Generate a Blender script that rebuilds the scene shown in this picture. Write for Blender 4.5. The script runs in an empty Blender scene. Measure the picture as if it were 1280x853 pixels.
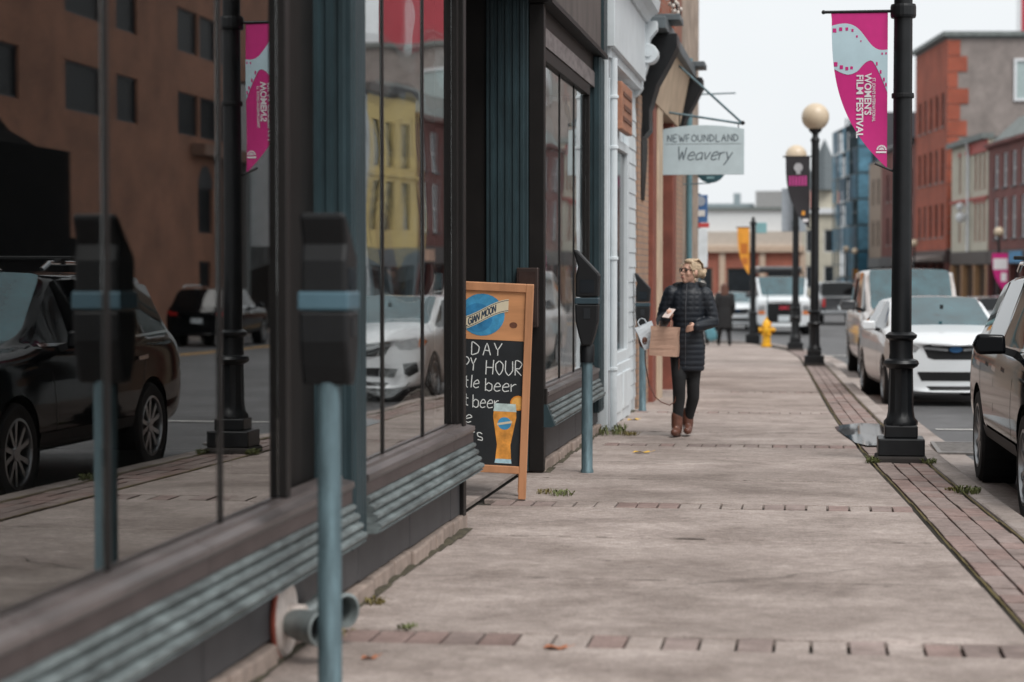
import bpy, bmesh, math, random
from math import radians as R, sin, cos, pi, sqrt
from mathutils import Vector, Matrix
from mathutils.bvhtree import BVHTree
random.seed(7)
scene = bpy.context.scene
# ------------------------------------------------------------------ camera
cd = bpy.data.cameras.new('camera'); cam = bpy.data.objects.new('camera', cd)
scene.collection.objects.link(cam); scene.camera = cam
cam.location = (0, 0, 1.5); cam.rotation_euler = (R(90 - 1.9495), 0, R(8.2025))
cd.sensor_width = 36; cd.lens = 73.125; cd.clip_end = 4000; cd.clip_start = .1
cd.dof.use_dof = True; cd.dof.focus_distance = 15.0; cd.dof.aperture_fstop = 2.0
# ------------------------------------------------------------------ world (overcast) and sun
SUN_EL, SUN_AZ = 55, 142        # soft light through the cloud from behind the camera, over the street
w = bpy.data.worlds.new('World'); scene.world = w; w.use_nodes = True
nt = w.node_tree; nt.nodes.clear()
out = nt.nodes.new('ShaderNodeOutputWorld'); bg = nt.nodes.new('ShaderNodeBackground')
sky = nt.nodes.new('ShaderNodeTexSky'); sky.sky_type = 'NISHITA'; sky.sun_disc = False
sky.sun_elevation = R(SUN_EL); sky.sun_rotation = R(SUN_AZ); sky.dust_density = 4; sky.air_density = 1.2; sky.ozone_density = 1
hs = nt.nodes.new('ShaderNodeHueSaturation'); hs.inputs['Saturation'].default_value = .12
nt.links.new(sky.outputs[0], hs.inputs['Color'])
tc = nt.nodes.new('ShaderNodeTexCoord'); nz = nt.nodes.new('ShaderNodeTexNoise')
nz.inputs['Scale'].default_value = 2.2; nz.inputs['Detail'].default_value = 4
nt.links.new(tc.outputs['Generated'], nz.inputs['Vector'])
rp = nt.nodes.new('ShaderNodeValToRGB')
rp.color_ramp.elements[0].position = .3; rp.color_ramp.elements[0].color = (7.7, 8.1, 8.4, 1)
rp.color_ramp.elements[1].position = .72; rp.color_ramp.elements[1].color = (9.5, 9.6, 9.6, 1)
nt.links.new(nz.outputs['Fac'], rp.inputs['Fac'])
mx = nt.nodes.new('ShaderNodeMix'); mx.data_type = 'RGBA'; mx.inputs['Factor'].default_value = .82   # the cloud deck hides most of the clear sky
nt.links.new(hs.outputs[0], mx.inputs['A']); nt.links.new(rp.outputs[0], mx.inputs['B'])
nt.links.new(mx.outputs['Result'], bg.inputs['Color']); bg.inputs['Strength'].default_value = .074
nt.links.new(bg.outputs[0], out.inputs[0])
sd = bpy.data.lights.new('sun', 'SUN'); sd.energy = 1.5; sd.angle = R(28); sd.color = (1, .975, .94)
so = bpy.data.objects.new('sun', sd); scene.collection.objects.link(so)
so.rotation_euler = (R(90 - SUN_EL), 0, R(180 - SUN_AZ)); so.location = (20, -30, 60)
scene.view_settings.view_transform = 'Standard'; scene.view_settings.look = 'None'
scene.view_settings.exposure = 0.74; scene.view_settings.gamma = 1
scene.render.engine = 'CYCLES'
# ------------------------------------------------------------------ helpers
COL = scene.collection
def gz(Y):
    return -.0046 * Y if Y < 20 else (-.092 - .012 * (Y - 20) if Y < 65 else -.632 - .004 * (Y - 65))
def interp(pts, y):
    if y <= pts[0][1]: return pts[0][0]
    for (x0, y0), (x1, y1) in zip(pts, pts[1:]):
        if y <= y1: return x0 + (x1 - x0) * (y - y0) / (y1 - y0)
    return pts[-1][0]
MATS = {}
def M(name, col, rough=.6, metal=0., var=.12, scale=6., bump=0., bscale=80., spec=.5, coat=0., world=False, ior=None, stretch=None, dirt=0.):
    if name in MATS: return MATS[name]
    m = bpy.data.materials.new(name); m.use_nodes = True; t = m.node_tree; b = t.nodes['Principled BSDF']
    b.inputs['Roughness'].default_value = rough; b.inputs['Metallic'].default_value = metal
    b.inputs['Specular IOR Level'].default_value = spec; b.inputs['Coat Weight'].default_value = coat
    b.inputs['Coat Roughness'].default_value = .05
    if ior: b.inputs['IOR'].default_value = ior
    if world: src = t.nodes.new('ShaderNodeNewGeometry').outputs['Position']
    else: src = t.nodes.new('ShaderNodeTexCoord').outputs['Object']
    if stretch:
        mp = t.nodes.new('ShaderNodeMapping'); mp.inputs['Scale'].default_value = stretch
        t.links.new(src, mp.inputs['Vector']); src = mp.outputs[0]
    c = col
    if var > 0:
        n = t.nodes.new('ShaderNodeTexNoise'); n.inputs['Scale'].default_value = scale; n.inputs['Detail'].default_value = 6; n.inputs['Roughness'].default_value = .62
        t.links.new(src, n.inputs['Vector'])
        r = t.nodes.new('ShaderNodeValToRGB'); r.color_ramp.elements[0].position = .3; r.color_ramp.elements[1].position = .72
        r.color_ramp.elements[0].color = tuple(max(0, v * (1 - var)) for v in c) + (1,)
        r.color_ramp.elements[1].color = tuple(min(1, v * (1 + var)) for v in c) + (1,)
        t.links.new(n.outputs['Fac'], r.inputs['Fac']); o = r.outputs[0]
        if dirt > 0:
            n2 = t.nodes.new('ShaderNodeTexNoise'); n2.inputs['Scale'].default_value = scale * .23; n2.inputs['Detail'].default_value = 8; n2.inputs['Roughness'].default_value = .7
            t.links.new(src, n2.inputs['Vector'])
            r2 = t.nodes.new('ShaderNodeValToRGB'); r2.color_ramp.elements[0].position = .38; r2.color_ramp.elements[1].position = .62
            r2.color_ramp.elements[0].color = (1 - dirt, 1 - dirt, 1 - dirt, 1); r2.color_ramp.elements[1].color = (1, 1, 1, 1)
            t.links.new(n2.outputs['Fac'], r2.inputs['Fac'])
            mm = t.nodes.new('ShaderNodeMix'); mm.data_type = 'RGBA'; mm.blend_type = 'MULTIPLY'; mm.inputs['Factor'].default_value = 1
            t.links.new(o, mm.inputs['A']); t.links.new(r2.outputs[0], mm.inputs['B']); o = mm.outputs['Result']
        t.links.new(o, b.inputs['Base Color'])
    else: b.inputs['Base Color'].default_value = tuple(c) + (1,)
    if bump > 0:
        n3 = t.nodes.new('ShaderNodeTexNoise'); n3.inputs['Scale'].default_value = bscale; n3.inputs['Detail'].default_value = 5
        t.links.new(src, n3.inputs['Vector'])
        bp = t.nodes.new('ShaderNodeBump'); bp.inputs['Strength'].default_value = bump; bp.inputs['Distance'].default_value = .01
        t.links.new(n3.outputs['Fac'], bp.inputs['Height']); t.links.new(bp.outputs[0], b.inputs['Normal'])
    MATS[name] = m; return m
def MBrick(name, c1, c2, mortar, rot=None, sc=1.0):
    if name in MATS: return MATS[name]
    m = bpy.data.materials.new(name); m.use_nodes = True; t = m.node_tree; b = t.nodes['Principled BSDF']; b.inputs['Roughness'].default_value = .85
    g = t.nodes.new('ShaderNodeTexCoord'); sep = t.nodes.new('ShaderNodeSeparateXYZ'); t.links.new(g.outputs['Object'], sep.inputs[0])
    ad = t.nodes.new('ShaderNodeMath'); ad.operation = 'ADD'; t.links.new(sep.outputs[0], ad.inputs[0]); t.links.new(sep.outputs[1], ad.inputs[1])
    cb = t.nodes.new('ShaderNodeCombineXYZ'); t.links.new(ad.outputs[0], cb.inputs[0]); t.links.new(sep.outputs[2], cb.inputs[1])
    br = t.nodes.new('ShaderNodeTexBrick'); br.inputs['Scale'].default_value = sc; br.inputs['Brick Width'].default_value = .22; br.inputs['Row Height'].default_value = .075
    br.inputs['Mortar Size'].default_value = .008; br.inputs['Color1'].default_value = c1 + (1,); br.inputs['Color2'].default_value = c2 + (1,); br.inputs['Mortar'].default_value = mortar + (1,)
    t.links.new(cb.outputs[0], br.inputs['Vector'])
    n = t.nodes.new('ShaderNodeTexNoise'); n.inputs['Scale'].default_value = .6; n.inputs['Detail'].default_value = 7; t.links.new(g.outputs['Object'], n.inputs['Vector'])
    r = t.nodes.new('ShaderNodeValToRGB'); r.color_ramp.elements[0].position = .3; r.color_ramp.elements[1].position = .7
    r.color_ramp.elements[0].color = (.68, .68, .68, 1); r.color_ramp.elements[1].color = (1.1, 1.08, 1.05, 1); t.links.new(n.outputs['Fac'], r.inputs[0])
    mm = t.nodes.new('ShaderNodeMix'); mm.data_type = 'RGBA'; mm.blend_type = 'MULTIPLY'; mm.inputs['Factor'].default_value = 1
    t.links.new(br.outputs['Color'], mm.inputs['A']); t.links.new(r.outputs[0], mm.inputs['B']); t.links.new(mm.outputs['Result'], b.inputs['Base Color'])
    bp = t.nodes.new('ShaderNodeBump'); bp.inputs['Strength'].default_value = .5; bp.inputs['Distance'].default_value = .01; bp.invert = True
    t.links.new(br.outputs['Fac'], bp.inputs['Height']); t.links.new(bp.outputs[0], b.inputs['Normal'])
    MATS[name] = m; return m
def MGlass(name, wav=.0, tint=(1, 1, 1), wscale=(.6, .6, .6), ior=1.85):
    if name in MATS: return MATS[name]
    m = bpy.data.materials.new(name); m.use_nodes = True; t = m.node_tree; b = t.nodes['Principled BSDF']
    b.inputs['Base Color'].default_value = tint + (1,); b.inputs['Roughness'].default_value = 0; b.inputs['Transmission Weight'].default_value = 1; b.inputs['IOR'].default_value = ior
    if wav:
        g = t.nodes.new('ShaderNodeNewGeometry'); mp = t.nodes.new('ShaderNodeMapping'); mp.inputs['Scale'].default_value = wscale
        n = t.nodes.new('ShaderNodeTexNoise'); n.inputs['Scale'].default_value = 1; n.inputs['Detail'].default_value = 1
        t.links.new(g.outputs['Position'], mp.inputs[0]); t.links.new(mp.outputs[0], n.inputs['Vector'])
        bp = t.nodes.new('ShaderNodeBump'); bp.inputs['Strength'].default_value = 1; bp.inputs['Distance'].default_value = wav
        t.links.new(n.outputs['Fac'], bp.inputs['Height']); t.links.new(bp.outputs[0], b.inputs['Normal'])
    MATS[name] = m; return m
class MB:
    def __init__(s): s.v = []; s.f = []
    def add(s, vs, fs):
        o = len(s.v); s.v += [tuple(p) for p in vs]; s.f += [tuple(i + o for i in q) for q in fs]; return s
    def box(s, x0, x1, y0, y1, z0, z1):
        return s.add([(x0, y0, z0), (x1, y0, z0), (x1, y1, z0), (x0, y1, z0), (x0, y0, z1), (x1, y0, z1), (x1, y1, z1), (x0, y1, z1)],
                     [(0, 3, 2, 1), (4, 5, 6, 7), (0, 1, 5, 4), (1, 2, 6, 5), (2, 3, 7, 6), (3, 0, 4, 7)])
    def cyl(s, p0, p1, r0, r1=None, n=12, caps=True):
        if r1 is None: r1 = r0
        p0 = Vector(p0); p1 = Vector(p1); d = (p1 - p0)
        if d.length < 1e-6: return s
        d.normalize(); a = d.orthogonal().normalized(); b = d.cross(a); vs = []
        for p, r in ((p0, r0), (p1, r1)):
            for k in range(n): vs.append(p + (a * cos(2 * pi * k / n) + b * sin(2 * pi * k / n)) * r)
        fs = [(k, (k + 1) % n, n + (k + 1) % n, n + k) for k in range(n)]
        if caps: fs += [tuple(range(n - 1, -1, -1)), tuple(range(n, 2 * n))]
        return s.add(vs, fs)
    def path(s, pts, r, n=8):
        for a, b in zip(pts, pts[1:]): s.cyl(a, b, r, r, n)
        for p in pts[1:-1]: s.ball(p, r, n, max(4, n // 2))
        return s
    def ball(s, c, r, n=12, m=8):
        rx, ry, rz = (r, r, r) if not hasattr(r, '__len__') else r
        vs = [(c[0], c[1], c[2] + rz)]
        for i in range(1, m):
            t = pi * i / m
            for k in range(n): vs.append((c[0] + rx * sin(t) * cos(2 * pi * k / n), c[1] + ry * sin(t) * sin(2 * pi * k / n), c[2] + rz * cos(t)))
        vs.append((c[0], c[1], c[2] - rz)); L = len(vs) - 1; fs = []
        for k in range(n): fs.append((0, 1 + k, 1 + (k + 1) % n))
        for i in range(m - 2):
            for k in range(n):
                a = 1 + i * n; fs.append((a + k, a + n + k, a + n + (k + 1) % n, a + (k + 1) % n))
        a = 1 + (m - 2) * n
        for k in range(n): fs.append((L, a + (k + 1) % n, a + k))
        return s.add(vs, fs)
    def lathe(s, prof, n=24, c=(0, 0, 0), axis='z', caps=True, flute=0):
        vs = []
        for r, h in prof:
            for k in range(n):
                rr = r * (1 - (flute if k % 2 else 0)); a = 2 * pi * k / n
                if axis == 'z': vs.append((c[0] + rr * cos(a), c[1] + rr * sin(a), c[2] + h))
                elif axis == 'x': vs.append((c[0] + h, c[1] + rr * cos(a), c[2] + rr * sin(a)))
                else: vs.append((c[0] + rr * cos(a), c[1] + h, c[2] - rr * sin(a)))
        fs = []
        for i in range(len(prof) - 1):
            for k in range(n): fs.append((i * n + k, i * n + (k + 1) % n, (i + 1) * n + (k + 1) % n, (i + 1) * n + k))
        if caps: fs += [tuple(range(n - 1, -1, -1)), tuple((len(prof) - 1) * n + k for k in range(n))]
        return s.add(vs, fs)
    def prism(s, poly, a, b, axis='y'):
        n = len(poly); vs = []
        for h in (a, b):
            for u, v in poly: vs.append((u, h, v) if axis == 'y' else (h, u, v) if axis == 'x' else (u, v, h))
        return s.add(vs, [tuple(range(n)), tuple(range(2 * n - 1, n - 1, -1))] + [(k, n + k, n + (k + 1) % n, (k + 1) % n) for k in range(n)])
    def xf(s, m):
        s.v = [tuple(m @ Vector(p)) for p in s.v]; return s
    def mesh(s, name):
        me = bpy.data.meshes.new(name); me.from_pydata(s.v, [], s.f)
        bm = bmesh.new(); bm.from_mesh(me); bmesh.ops.recalc_face_normals(bm, faces=bm.faces); bm.to_mesh(me); bm.free()
        return me
def link(name, me, mat=None, parent=None, smooth=False, bevel=0., shift=None, seg=2):
    o = bpy.data.objects.new(name, me); COL.objects.link(o)
    if mat is not None:
        me.materials.clear(); me.materials.append(mat)
    if smooth:
        me.polygons.foreach_set('use_smooth', [True] * len(me.polygons))
        if smooth != 'all': me.set_sharp_from_angle(angle=R(38))
    if bevel:
        md = o.modifiers.new('bevel', 'BEVEL'); md.width = bevel; md.segments = seg; md.limit_method = 'ANGLE'; md.angle_limit = R(40)
    if parent is not None: o.parent = parent
    return o
def P(b, name, mat, root=None, smooth=False, bevel=0., world=False):
    """one mesh object from MB b; world=True: the points are world points under an unrotated root (or part)"""
    if world and root is not None:
        p = root; off = Vector((0, 0, 0))
        while p is not None: off += p.location; p = p.parent
        b.v = [tuple(Vector(q) - off) for q in b.v]
    return link(name, b.mesh(name), mat, root, smooth, bevel)
def tag(o, label, cat=None, group=None, kind=None):
    if label: o['label'] = label
    if cat: o['category'] = cat
    if group: o['group'] = group
    if kind: o['kind'] = kind
    return o
def thing(name, label, cat, loc=(0, 0, 0), rz=0., group=None):
    o = bpy.data.objects.new(name, None); COL.objects.link(o); o.empty_display_size = .2
    o.location = loc; o.rotation_euler = (0, 0, rz); return tag(o, label, cat, group)
def copy_tree(o, parent=None):
    c = o.copy(); COL.objects.link(c); c.parent = parent
    for ch in list(o.children): copy_tree(ch, c)
    return c
def evalmesh(o):
    bpy.context.view_layer.update()
    dg = bpy.context.evaluated_depsgraph_get(); me = bpy.data.meshes.new_from_object(o.evaluated_get(dg)); return me
def kill(o):
    d = o.data; bpy.data.objects.remove(o)
    if d is not None and d.users == 0:
        (bpy.data.curves if isinstance(d, bpy.types.Curve) else bpy.data.meshes).remove(d)
def remesh(b, voxel, smooth=4, fac=.5):
    o = link('tmp', b.mesh('tmp'))
    r = o.modifiers.new('r', 'REMESH'); r.mode = 'VOXEL'; r.voxel_size = voxel
    if smooth:
        s = o.modifiers.new('s', 'SMOOTH'); s.iterations = smooth; s.factor = fac
    me = evalmesh(o); kill(o); return me
def textmesh(txt, size, extr=.001, bold=0., shear=0., align='CENTER', spacing=1.):
    c = bpy.data.curves.new('t', 'FONT'); c.body = txt; c.size = size; c.extrude = extr; c.offset = bold; c.shear = shear
    c.align_x = align; c.align_y = 'CENTER'; c.space_character = spacing; c.resolution_u = 3
    o = bpy.data.objects.new('t', c); COL.objects.link(o); me = evalmesh(o); kill(o); return me
def place_mesh(me, m): me.transform(m); return me
# hand lettering: single strokes on a 0..10 grid
SF = {'A': "0,0 3,10 6,0;1,4 5,4", 'B': "0,0 0,10 3,10 5,8 4,6 0,5;0,5 4,5 6,3 5,0 0,0", 'D': "0,0 0,10 3,9 6,6 5,2 0,0", 'E': "5,10 0,10 0,0 5,0;0,5 4,5", 'F': "5,10 0,10 0,0;0,5 4,5",
 'H': "0,0 0,10;6,0 6,10;0,5 6,5", 'L': "0,10 0,0 5,0", 'N': "0,0 0,10 6,0 6,10", 'O': "3,10 0,7 0,3 3,0 6,3 6,7 3,10", 'P': "0,0 0,10 4,10 6,8 4,5 0,5", 'R': "0,0 0,10 4,10 6,8 4,5 0,5 6,0",
 'U': "0,10 0,3 3,0 6,3 6,10", 'W': "0,10 2,0 4,7 6,0 8,10", 'Y': "0,10 3,5 6,10;3,5 3,0", 'G': "6,8 3,10 0,7 0,3 3,0 6,2 6,5 3,5", 'I': "1,0 1,10", 'M': "0,0 1,10 4,3 7,10 8,0", 'C': "6,8 3,10 0,7 0,3 3,0 6,2",
 'T': "0,10 6,10;3,10 3,0", 'S': "5,9 3,10 0,8 1,6 4,5 6,3 4,0 0,1",
 'a': "5,5 3,6 0,4 0,1 2,0 5,2;5,6 5,0", 'b': "0,10 0,0;0,4 2,6 5,5 5,1 3,0 0,1", 'c': "5,5 3,6 0,4 0,1 3,0 5,1", 'e': "0,3 5,4 4,6 2,6 0,4 0,1 2,0 5,1", 'f': "4,10 2,9 2,0;0,6 4,6", 'h': "0,10 0,0;0,4 3,6 5,4 5,0",
 'i': "1,6 1,0;1,8 1,9", 'l': "1,10 1,0", 'n': "0,6 0,0;0,4 3,6 5,4 5,0", 'o': "3,6 0,5 0,1 3,0 5,2 5,5 3,6", 'r': "0,6 0,0;0,4 2,6 4,6", 's': "4,5 2,6 0,5 1,3 4,2 4,0 0,0", 't': "2,9 2,1 4,0;0,6 4,6", 'v': "0,6 2,0 5,6",
 'w': "0,6 1,0 3,5 5,0 7,6", 'y': "0,6 2,1;5,6 2,-1 0,-4", 'd': "5,10 5,0;5,4 3,6 0,4 0,1 3,0 5,2", 'g': "5,5 3,6 0,4 0,1 2,0 5,2;5,6 5,-3 2,-4 0,-3"}
def strokes(b, txt, u0, v0, h, width, fn, gap=2.6, jit=.35, sx=1., slant=0., rnd=None):
    """ribbons of the given width; fn(u,v) -> 3-D point; returns the end u"""
    rnd = rnd or random.Random(len(txt)); u = u0; k = h / 10
    for ch in txt:
        if ch == ' ': u += 4.5 * k * sx; continue
        mxx = 0
        for pl in SF[ch].split(';'):
            pts = [tuple(float(q) for q in p.split(',')) for p in pl.split()]; mxx = max(mxx, max(p[0] for p in pts))
            pts = [(u + (p[0] + rnd.uniform(-jit, jit) + slant * p[1]) * k * sx, v0 + (p[1] + rnd.uniform(-jit, jit)) * k) for p in pts]
            sm = [pts[0]]
            for i in range(len(pts) - 1):
                p0 = pts[max(0, i - 1)]; p1 = pts[i]; p2 = pts[i + 1]; p3 = pts[min(len(pts) - 1, i + 2)]
                for tt in (.33, .67, 1.):
                    q = []
                    for d in (0, 1):
                        cr = .5 * ((2 * p1[d]) + (-p0[d] + p2[d]) * tt + (2 * p0[d] - 5 * p1[d] + 4 * p2[d] - p3[d]) * tt ** 2 + (-p0[d] + 3 * p1[d] - 3 * p2[d] + p3[d]) * tt ** 3)
                        ln = p1[d] + (p2[d] - p1[d]) * tt; q.append(.55 * cr + .45 * ln)
                    sm.append(tuple(q))
            vs = []
            for i, p in enumerate(sm):
                a = sm[max(0, i - 1)]; c = sm[min(len(sm) - 1, i + 1)]; dx, dy = c[0] - a[0], c[1] - a[1]; L = sqrt(dx * dx + dy * dy) or 1
                nx, ny = -dy / L * width / 2, dx / L * width / 2
                vs += [fn(p[0] + nx, p[1] + ny), fn(p[0] - nx, p[1] - ny)]
            b.add(vs, [(2 * i, 2 * i + 1, 2 * i + 3, 2 * i + 2) for i in range(len(sm) - 1)])
        u += (mxx + gap) * k * sx
    return u
# ------------------------------------------------------------------ materials
def MConc(name, lo, hi, stain, grain=.16, st=(.5, 1., 1.)):
    m = bpy.data.materials.new(name); m.use_nodes = True; t = m.node_tree; b = t.nodes['Principled BSDF']; b.inputs['Roughness'].default_value = .8
    g = t.nodes.new('ShaderNodeNewGeometry'); mp = t.nodes.new('ShaderNodeMapping'); mp.inputs['Scale'].default_value = st; t.links.new(g.outputs['Position'], mp.inputs[0])
    def noise(sc, det, ro, p0, p1, c0, c1, src):
        n = t.nodes.new('ShaderNodeTexNoise'); n.inputs['Scale'].default_value = sc; n.inputs['Detail'].default_value = det; n.inputs['Roughness'].default_value = ro; t.links.new(src, n.inputs['Vector'])
        r = t.nodes.new('ShaderNodeValToRGB'); r.color_ramp.elements[0].position = p0; r.color_ramp.elements[1].position = p1; r.color_ramp.elements[0].color = c0 + (1,); r.color_ramp.elements[1].color = c1 + (1,)
        t.links.new(n.outputs['Fac'], r.inputs[0]); return r.outputs[0], n.outputs['Fac']
    def mul(a, c, f=1.):
        q = t.nodes.new('ShaderNodeMix'); q.data_type = 'RGBA'; q.blend_type = 'MULTIPLY'; q.inputs['Factor'].default_value = f; t.links.new(a, q.inputs['A']); t.links.new(c, q.inputs['B']); return q.outputs['Result']
    o, _ = noise(1.6, 9, .68, .32, .7, lo, hi, mp.outputs[0])
    s1, _ = noise(.55, 7, .6, .36, .6, stain, (1.06, 1.05, 1.04), mp.outputs[0]); o = mul(o, s1)
    s2, _ = noise(3.4, 8, .75, .5, .72, (1, 1, 1), (.76, .74, .72), g.outputs['Position']); o = mul(o, s2)
    s5, _ = noise(14, 6, .7, .38, .64, (.84, .83, .82), (1.12, 1.12, 1.12), g.outputs['Position']); o = mul(o, s5)
    s3, _ = noise(.9, 5, .6, .6, .75, (1, 1, 1), (1.32, 1.32, 1.34), mp.outputs[0]); o = mul(o, s3)
    s4, fac = noise(75, 4, .75, .3, .7, (1 - grain,) * 3, (1 + grain,) * 3, g.outputs['Position']); o = mul(o, s4)
    v = t.nodes.new('ShaderNodeTexVoronoi'); v.inputs['Scale'].default_value = 26; t.links.new(g.outputs['Position'], v.inputs['Vector'])
    r = t.nodes.new('ShaderNodeValToRGB'); r.color_ramp.elements[0].position = .04; r.color_ramp.elements[1].position = .09; r.color_ramp.elements[0].color = (.6, .58, .55, 1); t.links.new(v.outputs['Distance'], r.inputs[0]); o = mul(o, r.outputs[0], .55)
    v2 = t.nodes.new('ShaderNodeTexVoronoi'); v2.inputs['Scale'].default_value = 3.3; t.links.new(g.outputs['Position'], v2.inputs['Vector'])
    r2 = t.nodes.new('ShaderNodeValToRGB'); r2.color_ramp.elements[0].position = .05; r2.color_ramp.elements[1].position = .075; r2.color_ramp.elements[0].color = (.45, .43, .42, 1); t.links.new(v2.outputs['Distance'], r2.inputs[0]); o = mul(o, r2.outputs[0], .8)
    t.links.new(o, b.inputs['Base Color'])
    bp = t.nodes.new('ShaderNodeBump'); bp.inputs['Strength'].default_value = .4; bp.inputs['Distance'].default_value = .008; t.links.new(fac, bp.inputs['Height']); t.links.new(bp.outputs[0], b.inputs['Normal'])
    MATS[name] = m; return m
m_conc = MConc('concrete_slab', (.222, .18, .161), (.43, .368, .34), (.8, .78, .76), .36, (.8, 1., 1.))
m_conc2 = MConc('concrete_kerb', (.26, .22, .2), (.4, .35, .33), (.7, .68, .66), .2, (1, 1, 1))
m_pav = MConc('paver_brick', (.2, .155, .142), (.33, .262, .243), (.72, .69, .67), .2, (1, 1, 1))
m_pav2 = MConc('paver_brick_red', (.21, .145, .13), (.32, .235, .215), (.74, .7, .68), .2, (1, 1, 1))
m_bed = M('joint_sand', (.03, .025, .018), .95, var=.4, scale=9, bump=.3, world=True)
m_moss = M('joint_moss', (.11, .085, .03), .95, var=.5, scale=9, bump=.5, world=True)
m_asph = M('asphalt', (.105, .105, .108), .72, var=.3, scale=1.4, bump=.5, bscale=220, world=True, dirt=.4)
m_ground = M('ground', (.1, .1, .1), .9, var=.2, scale=.5)
m_white = M('road_paint', (.62, .6, .57), .7, var=.25, scale=9, world=True)
m_yellowp = M('road_paint_yellow', (.62, .33, .06), .7, var=.2, scale=9, world=True)
m_teal = M('teal_paint', (.024, .045, .053), .45, var=.35, scale=7, bump=.12, bscale=30, stretch=(1, 1, .25), dirt=.35, spec=.4)
m_tealw = M('teal_paint_worn', (.15, .178, .18), .55, var=.45, scale=14, bump=.15, bscale=60, stretch=(1, .5, 3), dirt=.55)
m_dark = M('dark_brown_paint', (.011, .0095, .009), .5, var=.2, scale=4, spec=.22)
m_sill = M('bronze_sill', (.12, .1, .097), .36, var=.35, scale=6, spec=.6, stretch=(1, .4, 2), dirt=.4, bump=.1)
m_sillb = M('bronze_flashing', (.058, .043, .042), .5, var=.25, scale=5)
m_slate = M('slate_panel', (.05, .05, .054), .6, var=.25, scale=4, bump=.1)
m_stone = M('base_stone', (.3, .235, .2), .9, var=.3, scale=8, bump=.4, bscale=60, world=True)
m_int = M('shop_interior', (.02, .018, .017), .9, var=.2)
m_glassA = MGlass('shop_glass', .0006, (.93, .96, .95), (1, .5, .5))
m_glassB = MGlass('shop_glass_wavy', .003, (.93, .97, .96), (1, .55, 1.5), 2.2)
m_black = M('black_metal', (.008, .009, .0105), .42, var=.3, scale=9, bump=.05, bscale=40, spec=.35)
m_steel = M('galvanised_pole', (.12, .185, .21), .5, .3, var=.35, scale=12, bump=.1, bscale=60, stretch=(2, 2, .5), dirt=.3)
m_globe = M('lamp_globe', (.56, .455, .33), .35, var=.06, scale=3)
m_chrome = M('chrome', (.6, .62, .64), .12, 1., var=0)
m_rubber = M('tyre_rubber', (.014, .014, .015), .85, var=.2, bump=.1)
m_alu = M('alloy_rim', (.35, .36, .37), .3, .9, var=.1)
m_plas = M('black_plastic', (.010, .0105, .0115), .5, var=.15, spec=.28)
m_cglass = M('car_glass', (.022, .068, .082), .04, var=.5, scale=2.5, spec=.8, ior=1.7)
m_cglassd = M('car_glass_tinted', (.005, .006, .007), .03, var=0, spec=.35, ior=1.45)
m_wood = M('pine_wood', (.5, .235, .115), .5, var=.22, scale=9, stretch=(1, 1, .12), bump=.06)
m_chalkb = M('chalkboard', (.013, .016, .019), .62, var=.35, scale=5)
m_chalk = M('chalk', (.72, .74, .72), .9, var=.12, scale=60)
m_paintw = M('white_paint', (.62, .665, .69), .5, var=.09, scale=3, bump=.05, bscale=25, dirt=.1)
m_leaf = M('weed_leaf', (.11, .125, .04), .7, var=.5, scale=30)
m_leafy = M('fallen_leaf_yellow', (.55, .33, .05), .7, var=.3, scale=30)
m_leafr = M('fallen_leaf_red', (.36, .13, .06), .7, var=.3, scale=30)
m_paned = M('window_pane_dull', (.012, .014, .016), .45, var=.3, scale=1.5, spec=.15)
m_pane = M('window_pane', (.016, .02, .024), .1, var=.3, scale=1.5, spec=.25)
m_panel = M('window_pane_light', (.25, .28, .29), .12, var=.3, scale=1.2, spec=.7)
# ================================================================== SETTING: ground, road, pavements
KI = [(1.55, -8), (1.5, 0), (1.42, 5), (1.33, 9), (1.22, 12.3), (1.08, 14.7), (.98, 16.8), (.75, 21.7), (.6, 27.1), (.35, 37.6), (.15, 46), (-.1, 51), (-.7, 55), (-1.3, 59.5), (-2.4, 62), (-5, 64.5), (-9, 66)]
SI = [(1.1, -8), (1.05, 4), (.97, 7.5), (.913, 9.15), (.845, 10.5), (.769, 12), (.668, 14.19), (.522, 16.9), (.34, 21), (.273, 23), (.164, 27.6), (-.079, 38.8), (-.27, 46), (-.55, 51), (-1.1, 55), (-1.75, 59)]
OK = [(15.2, 10), (15.2, 74), (10.4, 80), (8.8, 92), (5.8, 117), (1.6, 152), (-1.5, 178)]
kin = lambda y: interp(KI, y)
sin_ = lambda y: interp(SI, y)
def sheet(name, xl, xr, Ys, zo, mat, parent=None):
    b = MB(); vs = []
    for y in Ys: vs += [(xl(y), y, gz(y) + zo), (xr(y), y, gz(y) + zo)]
    b.add(vs, [(2 * i, 2 * i + 1, 2 * i + 3, 2 * i + 2) for i in range(len(Ys) - 1)])
    return P(b, name, mat, parent)
def qbox(b, y0, y1, xl, xr, zo=0., th=.1, g=.004, tilt=0.):
    a, c = y0 + g, y1 - g
    t = [(xl(a) + g, a, gz(a) + zo), (xr(a) - g, a, gz(a) + zo + tilt), (xr(c) - g, c, gz(c) + zo + tilt), (xl(c) + g, c, gz(c) + zo)]
    return b.add(t + [(p[0], p[1], p[2] - th) for p in t], [(0, 1, 2, 3), (7, 6, 5, 4), (0, 4, 5, 1), (1, 5, 6, 2), (2, 6, 7, 3), (3, 7, 4, 0)])
fr = lambda a, b, s: [a + s * i for i in range(int(round((b - a) / s)) + 1)]
b = MB(); b.add([(-900, -300, -2.2), (900, -300, -2.2), (900, 1500, -2.2), (-900, 1500, -2.2)], [(0, 1, 2, 3)])
tag(P(b, 'ground', m_ground), 'dark ground under and around the town', kind='structure')
YS = [-20, 0] + fr(5, 70, 5) + [80, 100, 130, 160, 200, 260]
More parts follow.
